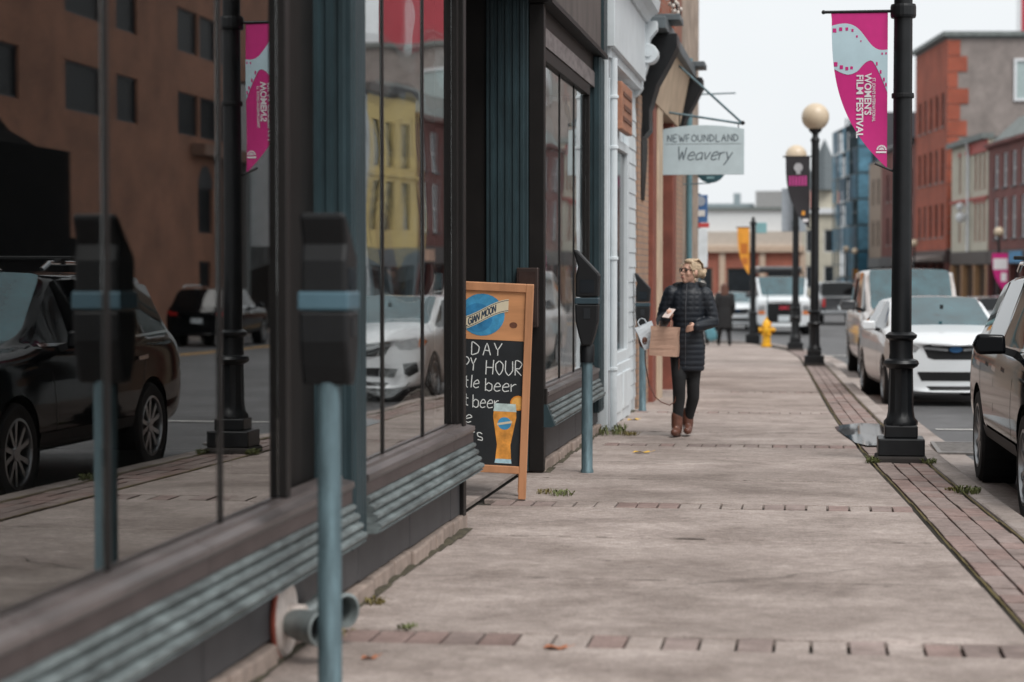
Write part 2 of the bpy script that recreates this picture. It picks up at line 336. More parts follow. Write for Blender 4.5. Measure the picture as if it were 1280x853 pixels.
road = tag(sheet('road', lambda y: -40, lambda y: 60, YS, -.12, m_asph), 'grey asphalt street with patched surface', kind='structure')
walk = tag(sheet('sidewalk', lambda y: -2.4 if y < 36 else -14, lambda y: kin(y) + .02, fr(-6, 20, 2) + fr(22, 62, 1), -.03, m_bed), 'brownish concrete sidewalk in front of the shops', kind='structure')
# slabs and brick courses across the pavement
ROWS = [3.3, 8.4, 13.66, 18.74, 23.9, 29.1, 34.3, 39.5, 44.7]
rng = random.Random(3)
xl0 = lambda y: -2.22 if y < 36 else -9.0
ys = [-6, -3.4, -.9]
for r0, r1 in zip(ROWS, ROWS[1:]):
    n = 3; ys += [r0 + .31 + (r1 - r0 - .31) * i / n + (rng.uniform(-.12, .12) if 0 < i < n else 0) for i in range(n)] + [r1]
ys += [r0 + .0 for r0 in (46.2, 47.8, 49.5, 51.3, 53.4, 56, 58.6)]
ys = sorted(set(ys)); rowset = set(ROWS)
for y0, y1 in zip(ys, ys[1:]):
    if y0 in rowset and y1 - y0 < .4: continue
    b = qbox(MB(), y0, y1, xl0, (lambda y: sin_(y) - .012), rng.uniform(-.0035, .0015), .1, rng.choice((.008, .012, .015)), rng.uniform(-.003, .003))
    P(b, 'concrete_slab', m_conc, walk, bevel=.006)
for r0 in ROWS[1:6]:
    n = 20; xa = -2.12; xb = sin_(r0 + .15) - .015; w_ = (xb - xa) / n
    for i in range(n):
        x0 = xa + i * w_; g = .004 + .003 * rng.random()
        b = qbox(MB(), r0 + .004, r0 + .306, (lambda y, x0=x0: x0), (lambda y, x0=x0: x0 + w_ - g * 1.4), rng.uniform(-.006, .002), .08, .003)
        P(b, 'paving_brick', rng.choice((m_pav, m_pav2, m_conc)), walk, bevel=.004)
b = MB()
for r0 in ROWS[6:]:
    for i in range(20):
        xa = -2.12; w_ = (sin_(r0) - .02 - xa) / 20; x0 = xa + i * w_
        qbox(b, r0 + .004, r0 + .306, (lambda y, x0=x0: x0), (lambda y, x0=x0: x0 + w_ - .006), 0, .08, .003)
tag(P(b, 'paving_bricks', m_pav, walk), 'far brick courses', kind='stuff')
# paver strip along the kerb, three courses wide
far = MB(); cnt = 0
def lane(f): return lambda y: sin_(y) + .02 + (kin(y) - sin_(y) - .04) * f
for c in range(3):
    y = 8.0 + .09 * c
    while y < 52:
        L = rng.uniform(.215, .25)
        if not (17.28 < y + L / 2 < 17.76 and False):
            if y < 32:
                b = qbox(MB(), y, y + L, lane(c / 3), lane((c + 1) / 3), rng.uniform(-.007, .001), .07, rng.uniform(.004, .007), rng.uniform(-.003, .003))
                P(b, 'paver', rng.choice((m_pav, m_pav, m_pav2)), walk, bevel=.004)
            else: qbox(far, y, y + L, lane(c / 3), lane((c + 1) / 3), rng.uniform(-.004, .001), .07, .005)
        y += L
tag(P(far, 'pavers', m_pav, walk), 'far end of the paver strip', kind='stuff')
b = MB(); qbox(b, 2.0, 7.99, lane(0), lane(1), -.003, .07, .004); P(b, 'paver', m_pav, walk)
for f, nm in ((0., 'moss'), (1., 'moss')):
    b = MB(); y = 6.0
    while y < 44:
        y2 = y + rng.uniform(.5, .8); wd = rng.uniform(.004, .010); off = rng.uniform(-.006, .006)
        fx = (lambda yy, o=off: (sin_(yy) + .002 if f == 0 else kin(yy) - .006) + o)
        b.add([(fx(y) - wd, y, gz(y) - .002), (fx(y) + wd, y, gz(y) - .002), (fx(y2) + wd * .6, y2, gz(y2) + .001), (fx(y2) - wd * .6, y2, gz(y2) + .001), ((fx(y) + fx(y2)) / 2, (y + y2) / 2, gz((y + y2) / 2) + .007)],
              [(0, 1, 4), (1, 2, 4), (2, 3, 4), (3, 0, 4)]); y = y2 - .05
    tag(P(b, 'moss', m_moss, walk, smooth='all'), 'brown moss in the joint of the paver strip', kind='stuff')
b = MB(); y = 5.0
while y < 24:
    y2 = y + rng.uniform(.25, .5)
    if not 12.1 < y < 16:
        w1 = rng.uniform(.015, .06); xw = -2.06
        b.add([(xw - .02, y, gz(y) + .004), (xw + w1, y, gz(y) + .003), (xw + w1 * .8, y2, gz(y2) + .003), (xw - .02, y2, gz(y2) + .004), (xw, (y + y2) / 2, gz(y) + .022)], [(0, 1, 4), (1, 2, 4), (2, 3, 4), (3, 0, 4)])
    y = y2 - .04
tag(P(b, 'moss', M('wall_moss', (.07, .06, .038), .95, var=.5, scale=14, bump=.6), walk, smooth='all'), 'dark moss and dirt along the foot of the shop walls', kind='stuff')
# grime packed into the slab joints
for jy in [q for q in ys if 5 < q < 34 and q not in rowset and not any(abs(q - r - .31) < .02 for r in ROWS)]:
    q = random.Random(int(jy * 100)); b = MB(); n = 40; vs = []; xa, xb = -2.1, sin_(jy) - .02
    for k in range(n + 1):
        x = xa + (xb - xa) * k / n; w_ = q.choice((.004, .008, .012, .018)) * q.uniform(.5, 1.1); y = jy + q.uniform(-.004, .004); vs += [(x, y - w_, gz(y - w_) + .0035), (x, y + w_, gz(y + w_) + .0035)]
    b.add(vs, [(2 * k, 2 * k + 1, 2 * k + 3, 2 * k + 2) for k in range(n) if q.random() < .62])
    tag(P(b, 'joint_grime', M('joint_grime', (.15, .122, .105), .95, var=.4, scale=12, world=True), walk), None, kind='stuff')
# cracks in the slabs
for i, (xa, ya, xb, yb) in enumerate([(-2.0, 12.5, -1.1, 13.0), (-.6, 10.2, .3, 10.9), (-1.7, 17.0, -.2, 17.25), (-.9, 21.3, .2, 21.1)]):
    q = random.Random(60 + i); b = MB(); n = 14; vs = []
    for k in range(n + 1):
        s = k / n; x = xa + (xb - xa) * s + q.uniform(-.03, .03); y = ya + (yb - ya) * s + q.uniform(-.04, .04); w_ = .0015 + .003 * q.random()
        dx, dy = (yb - ya), -(xb - xa); L = sqrt(dx * dx + dy * dy); vs += [(x - dx / L * w_, y - dy / L * w_, gz(y) + .0045), (x + dx / L * w_, y + dy / L * w_, gz(y) + .0045)]
    b.add(vs, [(2 * k, 2 * k + 1, 2 * k + 3, 2 * k + 2) for k in range(n)]); tag(P(b, 'crack', M('crack_dirt', (.04, .033, .026), .95, var=.3), walk), None, kind='stuff')
# kerb stones and gutter
y = -6.
while y < 63:
    L = 1.6 if y < 50 else .9
    b = qbox(MB(), y, y + L, (lambda q: kin(q) + .012), (lambda q: kin(q) + .19), rng.uniform(-.002, .004), .2, .004)
    P(b, 'kerb_stone', m_conc2, walk, bevel=.018); y += L
gut = tag(sheet('gutter', (lambda y: kin(y) + .15), (lambda y: kin(y) + .56), fr(-6, 20, 2) + fr(22, 62, 1), -.114, m_conc2), 'pale concrete gutter along the kerb', kind='structure')
# road markings
for i, (x0, x1, y0, w_) in enumerate([(1.35, 3.4, 23.1, .1), (1.2, 3.3, 29.4, .1), (1.55, 3.6, 12.2, .1), (.55, 2.7, 44.2, .22), (.3, 3, 51, .3)]):
    b = MB(); zz = gz(y0) - .108; b.add([(x0, y0, gz(y0) - .109), (x1, y0 + .03, gz(y0) - .109), (x1, y0 + w_ + .03, gz(y0 + w_) - .109), (x0, y0 + w_, gz(y0 + w_) - .109)], [(0, 1, 2, 3)])
    P(b, 'road_line', m_white, road)
for k in range(2):
    b = MB(); vs = []; Y_ = fr(20, 110, 5)
    cx = [(10.8, 20), (10.8, 62), (8, 76), (5.4, 95), (2.6, 117), (1, 130)]
    for y in Y_: vs += [(interp(cx, y) + .25 * k, y, gz(y) - .114), (interp(cx, y) + .25 * k + .12, y, gz(y) - .114)]
    b.add(vs, [(2 * i, 2 * i + 1, 2 * i + 3, 2 * i + 2) for i in range(len(Y_) - 1)]); P(b, 'centre_line', m_yellowp, road)
b = MB(); okf = lambda y: interp(OK, y)
for y0, y1 in zip(fr(10, 178, 4), fr(10, 178, 4)[1:]): qbox(b, y0, y1, okf, lambda y: 45, 0., .2, 0)
tag(P(b, 'far_sidewalk', m_conc2), 'concrete sidewalk across the street', kind='structure')
# puddle in the worn paver strip
pts = [(.24, 21.5), (.34, 21.9), (.52, 22.2), (.70, 22.1), (.735, 21.3), (.735, 20.4), (.72, 19.6), (.6, 19.0), (.5, 18.95), (.40, 19.3), (.32, 20.2), (.26, 20.9)]
b = MB(); b.add([(x, y, gz(y) + .009) for x, y in pts] + [(.52, 20.5, gz(20.5) + .009)], [(i, (i + 1) % 12, 12) for i in range(12)])
m_water = M('puddle_water', (.012, .012, .013), .03, var=0, spec=.22, ior=1.33)
tag(P(b, 'puddle', m_water), 'still puddle lying in the worn paver strip', kind='structure')
# iron drain grate in the gutter
t = thing('drain_grate', 'pale iron drain grate with rows of slots in the gutter', 'drain', (1.4, 20.2, gz(20.2) - .11))
m_iron = M('worn_iron', (.2, .185, .175), .55, .5, var=.3, scale=12)
P(MB().box(-.24, .24, -.62, -.55, 0, .02).box(-.24, .24, .55, .62, 0, .02).box(-.24, -.2, -.55, .55, 0, .02).box(.2, .24, -.55, .55, 0, .02), 'frame', m_iron, t)
for k in range(9): P(MB().box(-.2, .2, -.52 + .12 * k, -.46 + .12 * k, .0, .016), 'bar', m_iron, t)
# ================================================================== LEFT ROW: dark shop
GX = -2.12
shop = thing('shop_building', 'dark teal shopfront with tall display windows and ribbed sills', 'building', (-2.2, 8, gz(8)))
W = lambda b, n, m, r=shop, **k: P(b, n, m, r, world=True, **k)
# rooms behind the glass
for y0, y1 in ((1.0, 12.3), (16.0, 20.3)):
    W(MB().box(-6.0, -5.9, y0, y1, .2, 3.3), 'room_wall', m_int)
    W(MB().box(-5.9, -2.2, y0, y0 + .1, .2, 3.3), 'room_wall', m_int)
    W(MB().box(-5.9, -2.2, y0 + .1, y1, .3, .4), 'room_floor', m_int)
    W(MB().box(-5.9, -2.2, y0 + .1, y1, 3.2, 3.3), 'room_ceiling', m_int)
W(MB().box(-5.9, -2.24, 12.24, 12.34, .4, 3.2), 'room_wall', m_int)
# display windows
def window_bay(y0, y1, mull, mat, z0=.585, z1=3.15):
    edges = [y0] + mull + [y1]
    for a, c in zip(edges, edges[1:]):
        W(MB().box(GX - .008, GX, a + (.025 if a in mull else .012), c - (.025 if c in mull else .012), z0 + .005, z1 - .005), 'window_pane', mat)
    for m in mull: W(MB().box(GX - .012, GX + .008, m - .017, m + .017, z0, z1), 'mullion', m_dark, bevel=.003)
    f = MB(); f.box(GX - .05, GX + .035, y0 - .05, y0 + .01, z0, z1).box(GX - .05, GX + .035, y1 - .01, y1 + .06, z0, z1).box(GX - .05, GX + .035, y0 - .05, y1 + .06, z1, z1 + .1)
    W(f, 'window_frame', m_dark, bevel=.004)
window_bay(1.4, 8.13, [3.6, 4.9, 6.07, 7.29], m_glassA)
window_bay(9.46, 12.2, [10.17, 11.25], m_glassB)
window_bay(16.1, 19.58, [17.51, 18.58], m_glassB)
# stepped dark mouldings beside the first window
for k, (y0, x1) in enumerate(((8.195, -2.17), (8.50, -2.19), (8.80, -2.205))): W(MB().box(-2.35, x1, y0, y0 + .296, .56, 3.6), 'moulding', m_dark, bevel=.004)
def sill(y0, y1, joints, end=0):
    es = [y0] + joints + [y1]
    for a, c in zip(es, es[1:]):
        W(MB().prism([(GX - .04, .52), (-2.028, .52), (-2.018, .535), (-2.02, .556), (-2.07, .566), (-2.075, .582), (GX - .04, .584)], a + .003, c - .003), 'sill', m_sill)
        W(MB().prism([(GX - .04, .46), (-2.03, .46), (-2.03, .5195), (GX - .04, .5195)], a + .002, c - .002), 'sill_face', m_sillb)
    pr = [(GX - .02, .459)]; n = 4
    for k in range(n):
        x = -2.035 + .017 * k; z = .457 - .041 * k
        pr += [(x, z), (x + .02, z - .006), (x + .024, z - .018), (x + .018, z - .03), (x + .008, z - .036)]
    pr += [(-1.966, .292), (-1.985, .283), (GX - .02, .283)]
    W(MB().prism(pr, y0, y1 + end), 'ribbed_moulding', m_tealw, smooth=True)
sill(1.4, 9.08, [3.4, 5.2, 6.85]); sill(9.38, 12.44, [10.75, 11.75]); sill(16.02, 19.95, [17.2, 18.5])
def base(y0, y1, step):
    y = y0
    while y < y1 - .05:
        c = min(y + step, y1); W(MB().box(-2.3, -2.085, y + .004, c - .004, gz(y) + .09, .284), 'base_panel', m_slate, bevel=.004); y = c
    y = y0; r = random.Random(5)
    while y < y1 - .03:
        c = min(y + r.uniform(.2, .42), y1); W(MB().box(-2.3, -2.055 + r.uniform(-.012, .012), y + .004, c - .004, gz(y) - .08, gz(y) + .085 + r.uniform(-.008, .004)), 'base_stone', m_stone, bevel=.012); y = c
base(3.2, 12.40, 1.25); base(16.02, 20.4, 1.2)
# fluted pilasters: shaft plus half-round flutes on the faces that show
def pilaster(x0, x1, y0, y1, z0, z1, faces='fy', nf=4):
    W(MB().box(x0, x1, y0, y1, z0, z1), 'pilaster', m_teal, bevel=.006)
    if 'y' in faces:
        wd = (x1 - x0 - .04) / nf
        for k in range(nf): W(MB().prism([(x0 + .02 + wd * k + .008, y0 + .003), (x0 + .02 + wd * k + wd * .3, y0 - .012), (x0 + .02 + wd * k + wd * .7, y0 - .012), (x0 + .02 + wd * (k + 1) - .008, y0 + .003)], z0 + .02, z1, 'z'), 'reeding', m_teal)
    if 'f' in faces:
        wd = (y1 - y0 - .04) / 4
        for k in range(4): W(MB().prism([(x1 - .003, y0 + .02 + wd * k + .008), (x1 + .012, y0 + .02 + wd * k + wd * .3), (x1 + .012, y0 + .02 + wd * k + wd * .7), (x1 - .003, y0 + .02 + wd * (k + 1) - .008)], z0 + .02, z1, 'z'), 'reeding', m_teal)
pilaster(-2.30, -2.032, 9.1, 9.37, .24, 3.6, 'fy', 4)
pilaster(-2.17, -2.03, 19.98, 20.4, .12, 3.55, 'fy', 2)
W(MB().box(-2.3, -2.06, 12.262, 12.36, -.06, 3.95), 'corner_post', m_dark, bevel=.006)
# entry alcove
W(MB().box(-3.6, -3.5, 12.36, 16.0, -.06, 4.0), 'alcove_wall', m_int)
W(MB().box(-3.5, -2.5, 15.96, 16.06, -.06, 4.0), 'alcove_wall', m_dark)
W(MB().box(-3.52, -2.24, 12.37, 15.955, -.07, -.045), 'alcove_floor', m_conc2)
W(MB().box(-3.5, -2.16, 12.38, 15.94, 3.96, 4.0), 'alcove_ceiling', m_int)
dr = W(MB().box(-3.5, -3.44, 13.4, 14.6, -.04, 2.2), 'door', m_dark, bevel=.01)
W(MB().cyl((-3.40, 14.45, .9), (-3.40, 14.45, 1.2), .015), 'door_handle', m_chrome, dr)
pilaster(-2.5, -2.17, 15.93, 16.2, -.06, 3.95, 'y', 5)
W(MB().box(-2.168, -2.05, 15.952, 16.06, -.06, 3.55), 'corner_post', m_dark, bevel=.006)
W(MB().prism([(-2.3, .283), (-1.99, .283), (-1.966, .30), (-2.03, .459), (-2.3, .459)], 15.955, 16.018), 'sill_end', m_teal)
W(MB().box(-2.3, -2.03, 15.96, 16.02, .46, .58), 'sill_end', m_dark)
# head board, soffit, fascia and upper wall
W(MB().box(-2.3, -2.075, 16.1, 19.96, 3.255, 3.40), 'head_board', M('weathered_zinc', (.22, .2, .2), .45, .4, var=.45, scale=7, stretch=(1, .6, 2)))
for ya, yb in ((1.0, 12.36), (16.0, 20.3)): W(MB().box(-2.3, -2.09, ya, yb, 3.40, 3.56), 'soffit', m_dark)
for ya, yb in ((1.0, 12.36), (15.95, 20.36)): W(MB().prism([(-2.3, 3.56), (-1.985, 3.56), (-1.985, 3.60), (-2.3, 3.60)], ya, yb), 'drip_board', m_dark)
for k in range(12): W(MB().box(-2.3, -2.01 - .004 * (k % 3), 1.4 + 1.55 * k, 1.4 + 1.55 * (k + 1) - .012, 4.02 if 12 < 2.2 + 1.55 * k < 15.9 else 3.6, 4.55), 'fascia_panel', M('fascia_brown', (.085, .068, .062), .7, var=.35, scale=5, stretch=(1, 1, .3)))
W(MB().box(-2.3, -1.99, 20.01, 20.34, 3.6, 4.6), 'corner_board', m_teal)
W(MB().box(-8, -2.12, 1.0, 20.3, 4.56, 9.0), 'upper_wall', MBrick('brick_dark', (.12, .06, .05), (.09, .05, .045), (.1, .09, .08)))
# framed menu case on the alcove post
t = thing('menu_case', 'brown metal menu case fixed to the dark post beside the alcove', 'menu case', (-2.165, 15.84, 1.06))
P(MB().box(-.085, .085, .0, .075, 0, .46), 'case', M('bronze_case', (.07, .05, .045), .3, .5, var=.2), t, bevel=.008)
P(MB().box(-.065, .065, -.006, .0, .03, .43), 'glass_front', M('menu_glass', (.045, .03, .027), .06, var=.3, scale=9, spec=.8), t)
# standpipe inlet in the base wall
t = thing('fire_hose_inlet', 'double hose inlet with round pipe mouths low on the slate base wall', 'hose inlet', (-2.08, 8.0, .12))
m_pipe = M('old_brass', (.22, .25, .25), .4, .5, var=.4, scale=9)
P(MB().lathe([(.15, 0), (.155, .02), (.14, .035), (.06, .04), (.055, .1)], 24, axis='x'), 'wall_plate', M('plate_red_white', (.55, .48, .44), .5, var=.4, scale=6), t, smooth=True)
P(MB().lathe([(.158, -.004), (.166, .006), (.166, .016), (.157, .018)], 24, axis='x'), 'plate_rim', M('worn_red', (.3, .07, .045), .6, var=.4), t, smooth=True)
P(MB().cyl((.07, -.06, -.01), (.07, .42, -.01), .045, n=16), 'pipe_body', m_pipe, t, smooth=True)
for dy in (-.05, .38):
    m = P(MB().lathe([(.055, .02), (.062, .06), (.062, .15), (.072, .155), (.072, .19), (.06, .192), (.055, .15)], 20, axis='x', caps=False), 'pipe_mouth', m_pipe, t, smooth=True); m.location = (.05, dy, -.01); m.rotation_euler = (0, 0, R(-35))
    d = P(MB().lathe([(.056, .1), (.056, .11)], 20, axis='x'), 'mouth_plug', m_plas, m)
# ================================================================== white-painted shop
t = white = thing('white_shop', 'white painted shopfront with deep cornice and scroll bracket', 'building', (-2.2, 22.5, gz(22.5)))
W(MB().box(-9, -2.12, 20.5, 24.6, -.2, 9), 'wall', m_paintw, t)
W(MB().box(-2.12, -2.0, 20.5, 21.25, -.16, 3.7), 'pilaster', m_paintw, t, bevel=.008)
for k in range(2): W(MB().box(-2.0, -1.985, 20.58 + .33 * k, 20.84 + .33 * k, .5, 3.4), 'raised_panel', m_paintw, t, bevel=.006)
W(MB().cyl((-1.95, 20.62, -.1), (-1.95, 20.62, 3.6), .035, n=12), 'downpipe', m_paintw, t, smooth=True)
for z in (.5, 1.6, 2.7, 3.2): W(MB().lathe([(.036, 0), (.046, .005), (.046, .03), (.036, .035)], 14, (-1.95, 20.62, z)), 'pipe_bracket', m_paintw, t)
W(MB().box(-2.119, -2.07, 23.5, 24.55, -.18, 3.7), 'pilaster', m_paintw, t, bevel=.008)
for k in range(20): W(MB().prism([(-2.07, .0 + .17 * k), (-2.054, .005 + .17 * k), (-2.062, .165 + .17 * k), (-2.07, .165 + .17 * k)], 23.52, 24.5), 'clapboard', m_paintw, t)
f = W(MB().box(-2.119, -2.05, 21.25, 21.4, .5, 2.9).box(-2.119, -2.05, 23.35, 23.5, .5, 2.9).box(-2.119, -2.05, 21.4, 23.35, 2.8, 2.9).box(-2.119, -2.05, 21.4, 23.35, .5, .62), 'window_frame', m_paintw, t, bevel=.006)
W(MB().box(-2.119, -2.095, 21.4, 23.35, .62, 2.8), 'window_pane', m_pane, t)
W(MB().box(-2.119, -2.03, 21.25, 23.5, -.15, .5), 'stall_riser', m_paintw, t, bevel=.006)
W(MB().box(-2.03, -2.01, 21.45, 22.3, 0, .4), 'raised_panel', m_paintw, t, bevel=.006); W(MB().box(-2.03, -2.01, 22.45, 23.3, 0, .4), 'raised_panel', m_paintw, t, bevel=.006)
W(MB().box(-2.119, -1.93, 20.45, 24.3, 3.7, 4.38), 'fascia', m_paintw, t, bevel=.006)
W(MB().prism([(-2.119, 4.38), (-1.9, 4.38), (-1.86, 4.45), (-1.78, 4.5), (-1.76, 4.62), (-1.8, 4.66), (-2.119, 4.7)], 20.4, 24.35), 'cornice', m_paintw, t)
W(MB().box(-2.119, -1.98, 20.5, 24.3, 3.6, 3.7), 'soffit_moulding', m_paintw, t)
sc = W(MB().prism([(-2.1, 4.4), (-1.8, 4.4), (-1.8, 4.3), (-1.88, 4.2), (-1.9, 4.1), (-1.9, 3.9), (-1.93, 3.8), (-1.97, 3.72), (-1.97, 3.62), (-2.02, 3.55), (-2.1, 3.5)], 24.3, 24.5), 'scroll_bracket', m_paintw, t, bevel=.006)
W(MB().cyl((-1.90, 24.27, 4.02), (-1.90, 24.53, 4.02), .115, n=24), 'scroll', m_paintw, t, smooth=True, bevel=.01)
W(MB().cyl((-1.90, 24.25, 4.02), (-1.90, 24.27, 4.02), .04, n=16), 'scroll_eye', m_paintw, t, smooth=True)
tb = thing('wooden_sign', 'plain brown wooden sign over the white shop window', 'sign', (-2.02, 22.4, 2.98))
P(MB().box(-.025, .045, -.62, .62, 0, .5), 'board', M('brown_sign', (.33, .15, .09), .6, var=.3, scale=5, stretch=(1, .3, 2)), tb, bevel=.012)
P(MB().box(.045, .055, -.5, .5, .36, .4).box(.045, .055, -.42, .42, .22, .27).box(.045, .055, -.5, .5, .1, .14), 'carved_lines', M('carved_dark', (.12, .05, .03), .7), tb)
P(MB().box(-.1, -.026, -.5, -.4, .1, .14).box(-.1, -.026, .4, .5, .1, .14), 'fixing', m_plas, tb)
# ================================================================== red brick shop with black brackets
t = redshop = thing('red_brick_shop', 'red brick building with black bracketed shop cornice', 'building', (-2.2, 28.5, gz(28.5)))
m_brr = MBrick('brick_orange', (.33, .1, .055), (.27, .085, .05), (.25, .18, .14))
m_brt = MBrick('brick_tan', (.38, .24, .16), (.33, .2, .14), (.24, .18, .15))
m_beige = M('beige_render', (.46, .35, .25), .8, var=.2, scale=3, bump=.2)
m_redtrim = M('red_trim', (.2, .06, .04), .6, var=.25, scale=4)
W(MB().box(-9, -2.05, 24.62, 33, 4.3, 10), 'upper_wall', m_brr, t)
for k in range(3): W(MB().box(-2.05, -1.99, 25.0 + 2.6 * k, 25.5 + 2.6 * k, 4.55, 10), 'brick_pier', m_brr, t)
W(MB().box(-9, -2.3, 24.62, 33, -.3, 4.299), 'inner_wall', m_int, t)
W(MB().box(-2.3, -2.04, 24.62, 26.2, -.25, 3.6), 'tan_brick_pier', m_brt, t)
W(MB().prism([(24.95 + .45, 2.35)] + [(25.4 + .42 * cos(pi * k / 12), 2.95 + .5 * sin(pi * k / 12)) for k in range(13)] + [(24.98, 2.35)], -2.04, -2.025, 'x'), 'arch_recess', m_dark, t)
W(MB().box(-2.3, -1.98, 26.2, 26.75, -.25, 3.6), 'red_pilaster', m_redtrim, t, bevel=.01)
W(MB().box(-2.3, -1.96, 26.75, 27.6, -.25, 3.6), 'beige_pilaster', m_beige, t, bevel=.01)
W(MB().box(-2.35, -2.25, 27.6, 29.8, -.25, 3.6), 'door', M('dark_red_door', (.05, .018, .015), .5), t)
W(MB().box(-2.3, -1.97, 29.8, 30.5, -.3, 3.6), 'red_pilaster', m_redtrim, t, bevel=.01)
W(MB().box(-2.3, -2.03, 30.5, 33, -.3, 3.6), 'tan_brick_pier', m_brt, t)
W(MB().prism([(-2.3, 3.6), (-1.95, 3.6), (-1.8, 4.35), (-2.3, 4.35)], 25.75, 30.9), 'fascia', m_beige, t)
W(MB().box(-2.3, -1.72, 24.65, 31.2, 4.352, 4.5), 'cornice_cap', M('slate_blue_cap', (.1, .12, .13), .5, var=.3), t, bevel=.012)
for y0 in (25.15, 30.9):
    W(MB().prism([(-2.3, 4.35), (-1.62, 4.35), (-1.62, 4.2), (-1.72, 4.0), (-1.86, 3.75), (-1.95, 3.45), (-1.95, 3.2), (-2.03, 3.1), (-2.3, 3.1)], y0, y0 + .55), 'bracket', m_black, t, bevel=.01)
    W(MB().box(-2.3, -1.58, y0 - .05, y0 + .6, 4.501, 4.58), 'bracket_cap', MATS['slate_blue_cap'], t, bevel=.01)
W(MB().path([(-1.72 + .04 * sin(k), 24.8 + .1 * k, 4.72 + .16 * abs(sin(k * .9))) for k in range(26)], .008, 5), 'bulb_cable', m_plas, t)
for k in range(26): W(MB().ball((-1.72 + .04 * sin(k), 24.8 + .1 * k, 4.72 + .16 * abs(sin(k * .9))), .027, 8, 5), 'bulb', M('bulb_glass', (.6, .55, .5), .2), t, smooth='all')
# stone house beyond
t = thing('stone_house', 'rough tan stone house end with teal downpipe past the brick shop', 'building', (-2.2, 36, gz(36)))
W(MB().box(-9, -2.08, 33.02, 38.5, -.5, 7), 'wall', M('rough_stone', (.32, .25, .2), .9, var=.45, scale=2.2, bump=.8, bscale=9), t)
W(MB().cyl((-2.02, 34.6, -.3), (-2.02, 34.6, 5), .05, n=12), 'downpipe', M('teal_pipe', (.1, .2, .23), .5), t, smooth=True)
W(MB().box(-2.3, -1.95, 33.05, 38.5, 3.4, 3.7), 'string_course', m_beige, t, bevel=.02)
# ================================================================== hanging weavery sign
t = thing('hanging_sign', 'pale grey NEWFOUNDLAND Weavery sign hanging from an iron bracket', 'sign', (-2.05, 28.5, 2.8))
def sg(u, v): return (u, -.018, v)
hw = .555; u0 = .02; top = lambda u: .62 + .055 * (1 - ((u - u0 - hw) / hw) ** 2)
poly = [(u0, 0), (u0 + 2 * hw, 0)] + [(u0 + 2 * hw * (1 - k / 12), top(u0 + 2 * hw * (1 - k / 12))) for k in range(13)]
sgb = P(MB().prism(poly, -.016, .016), 'sign_board', M('sign_paint', (.48, .57, .6), .5, var=.06), t, bevel=.004)
m_ink = M('sign_ink', (.05, .07, .09), .6, var=0)
b = MB(); strokes(b, 'NEWFOUNDLAND', u0 + .07, .45, .095, .012, sg, gap=2.9, sx=.98, jit=.5); P(b, 'lettering', m_ink, sgb)
b = MB(); strokes(b, 'W', u0 + .2, .2, .18, .014, sg, sx=.75, slant=.2); e = strokes(b, 'eavery', u0 + .345, .2, .175, .014, sg, gap=1.5, slant=.25, jit=.3, sx=.92); P(b, 'lettering', m_ink, sgb)
P(MB().box(u0 + .04, u0 + 2 * hw - .04, -.0175, -.017, .415, .421), 'rule', m_ink, sgb)
P(MB().path([(.0, .0, .87), (1.1, .0, .69)], .016, 8), 'bracket_arm', m_steel, t)
P(MB().path([(.12, .02, 1.6), (1.1, .02, .70)], .016, 8), 'bracket_stay', m_steel, t)
P(MB().ball((1.11, 0, .70), .03, 10, 6), 'bracket_end', m_black, t, smooth='all')
for u in (.25, 1.05): P(MB().cyl((u, 0, .6), (u, 0, .87 - .16 * u), .008, n=6), 'hanger', m_black, t)
P(MB().box(-.02, .0, -.05, .05, .8, .95), 'wall_plate', m_black, t); P(MB().box(.06, .14, -.04, .06, 1.52, 1.68), 'wall_plate', m_steel, t)
t = thing('round_sign', 'dark teal round sign hanging below and beyond the weavery sign', 'sign', (-1.62, 33.6, 3.15))
P(MB().lathe([(.24, -.015), (.25, -.01), (.25, .01), (.24, .015)], 28, axis='y'), 'disc', M('round_teal', (.03, .09, .11), .5), t, smooth=True)
P(MB().box(-.12, .12, -.02, -.0155, -.12, -.08).box(-.06, .06, -.02, -.0155, -.18, -.15), 'lettering', M('pale_teal', (.2, .35, .38), .6), t)
P(MB().path([(-.45, 0, .34), (.2, 0, .34)], .012, 6).path([(-.45, 0, -.27), (.0, 0, -.25)], .01, 6), 'bracket', m_steel, t)
P(MB().cyl((0, 0, .24), (0, 0, .34), .008, n=6), 'hanger', m_steel, t)
t = thing('iron_rod_bracket', 'thin empty iron rod bracket high on the stone house', 'bracket', (-2.02, 34.0, 4.35))
P(MB().box(-.06, .0, -.06, .06, -.1, .1), 'wall_plate', m_black, t); P(MB().cyl((0, 0, 0), (.78, 0, .02), .012, n=8), 'rod', m_steel, t)
# parking sign post
t = thing('parking_sign', 'blue and white parking sign with red band on a slim post', 'street sign', (-2.2, 41, gz(41)))
P(MB().cyl((0, 0, 0), (0, 0, 3.35), .03, n=10), 'post', m_steel, t, smooth=True)
P(MB().box(-.13, .17, -.05, -.035, 2.78, 3.32), 'sign_panel', M('sign_blue', (.05, .13, .3), .4), t, bevel=.004)
P(MB().lathe([(.1, 0), (.1, .006)], 20, (.03, -.06, 3.2), axis='y'), 'roundel', M('sign_grey', (.3, .33, .38), .5), t)
P(MB().box(-.08, .12, -.056, -.0505, 2.9, 3.02), 'arrow_panel', m_white, t)
P(MB().box(-.24, .2, -.05, -.035, 2.68, 2.77), 'red_band', M('sign_red', (.5, .06, .06), .5), t)
P(MB().box(-.13, .17, -.05, -.035, 1.9, 2.66), 'sign_panel', M('sign_white', (.7, .75, .78), .5), t, bevel=.004)
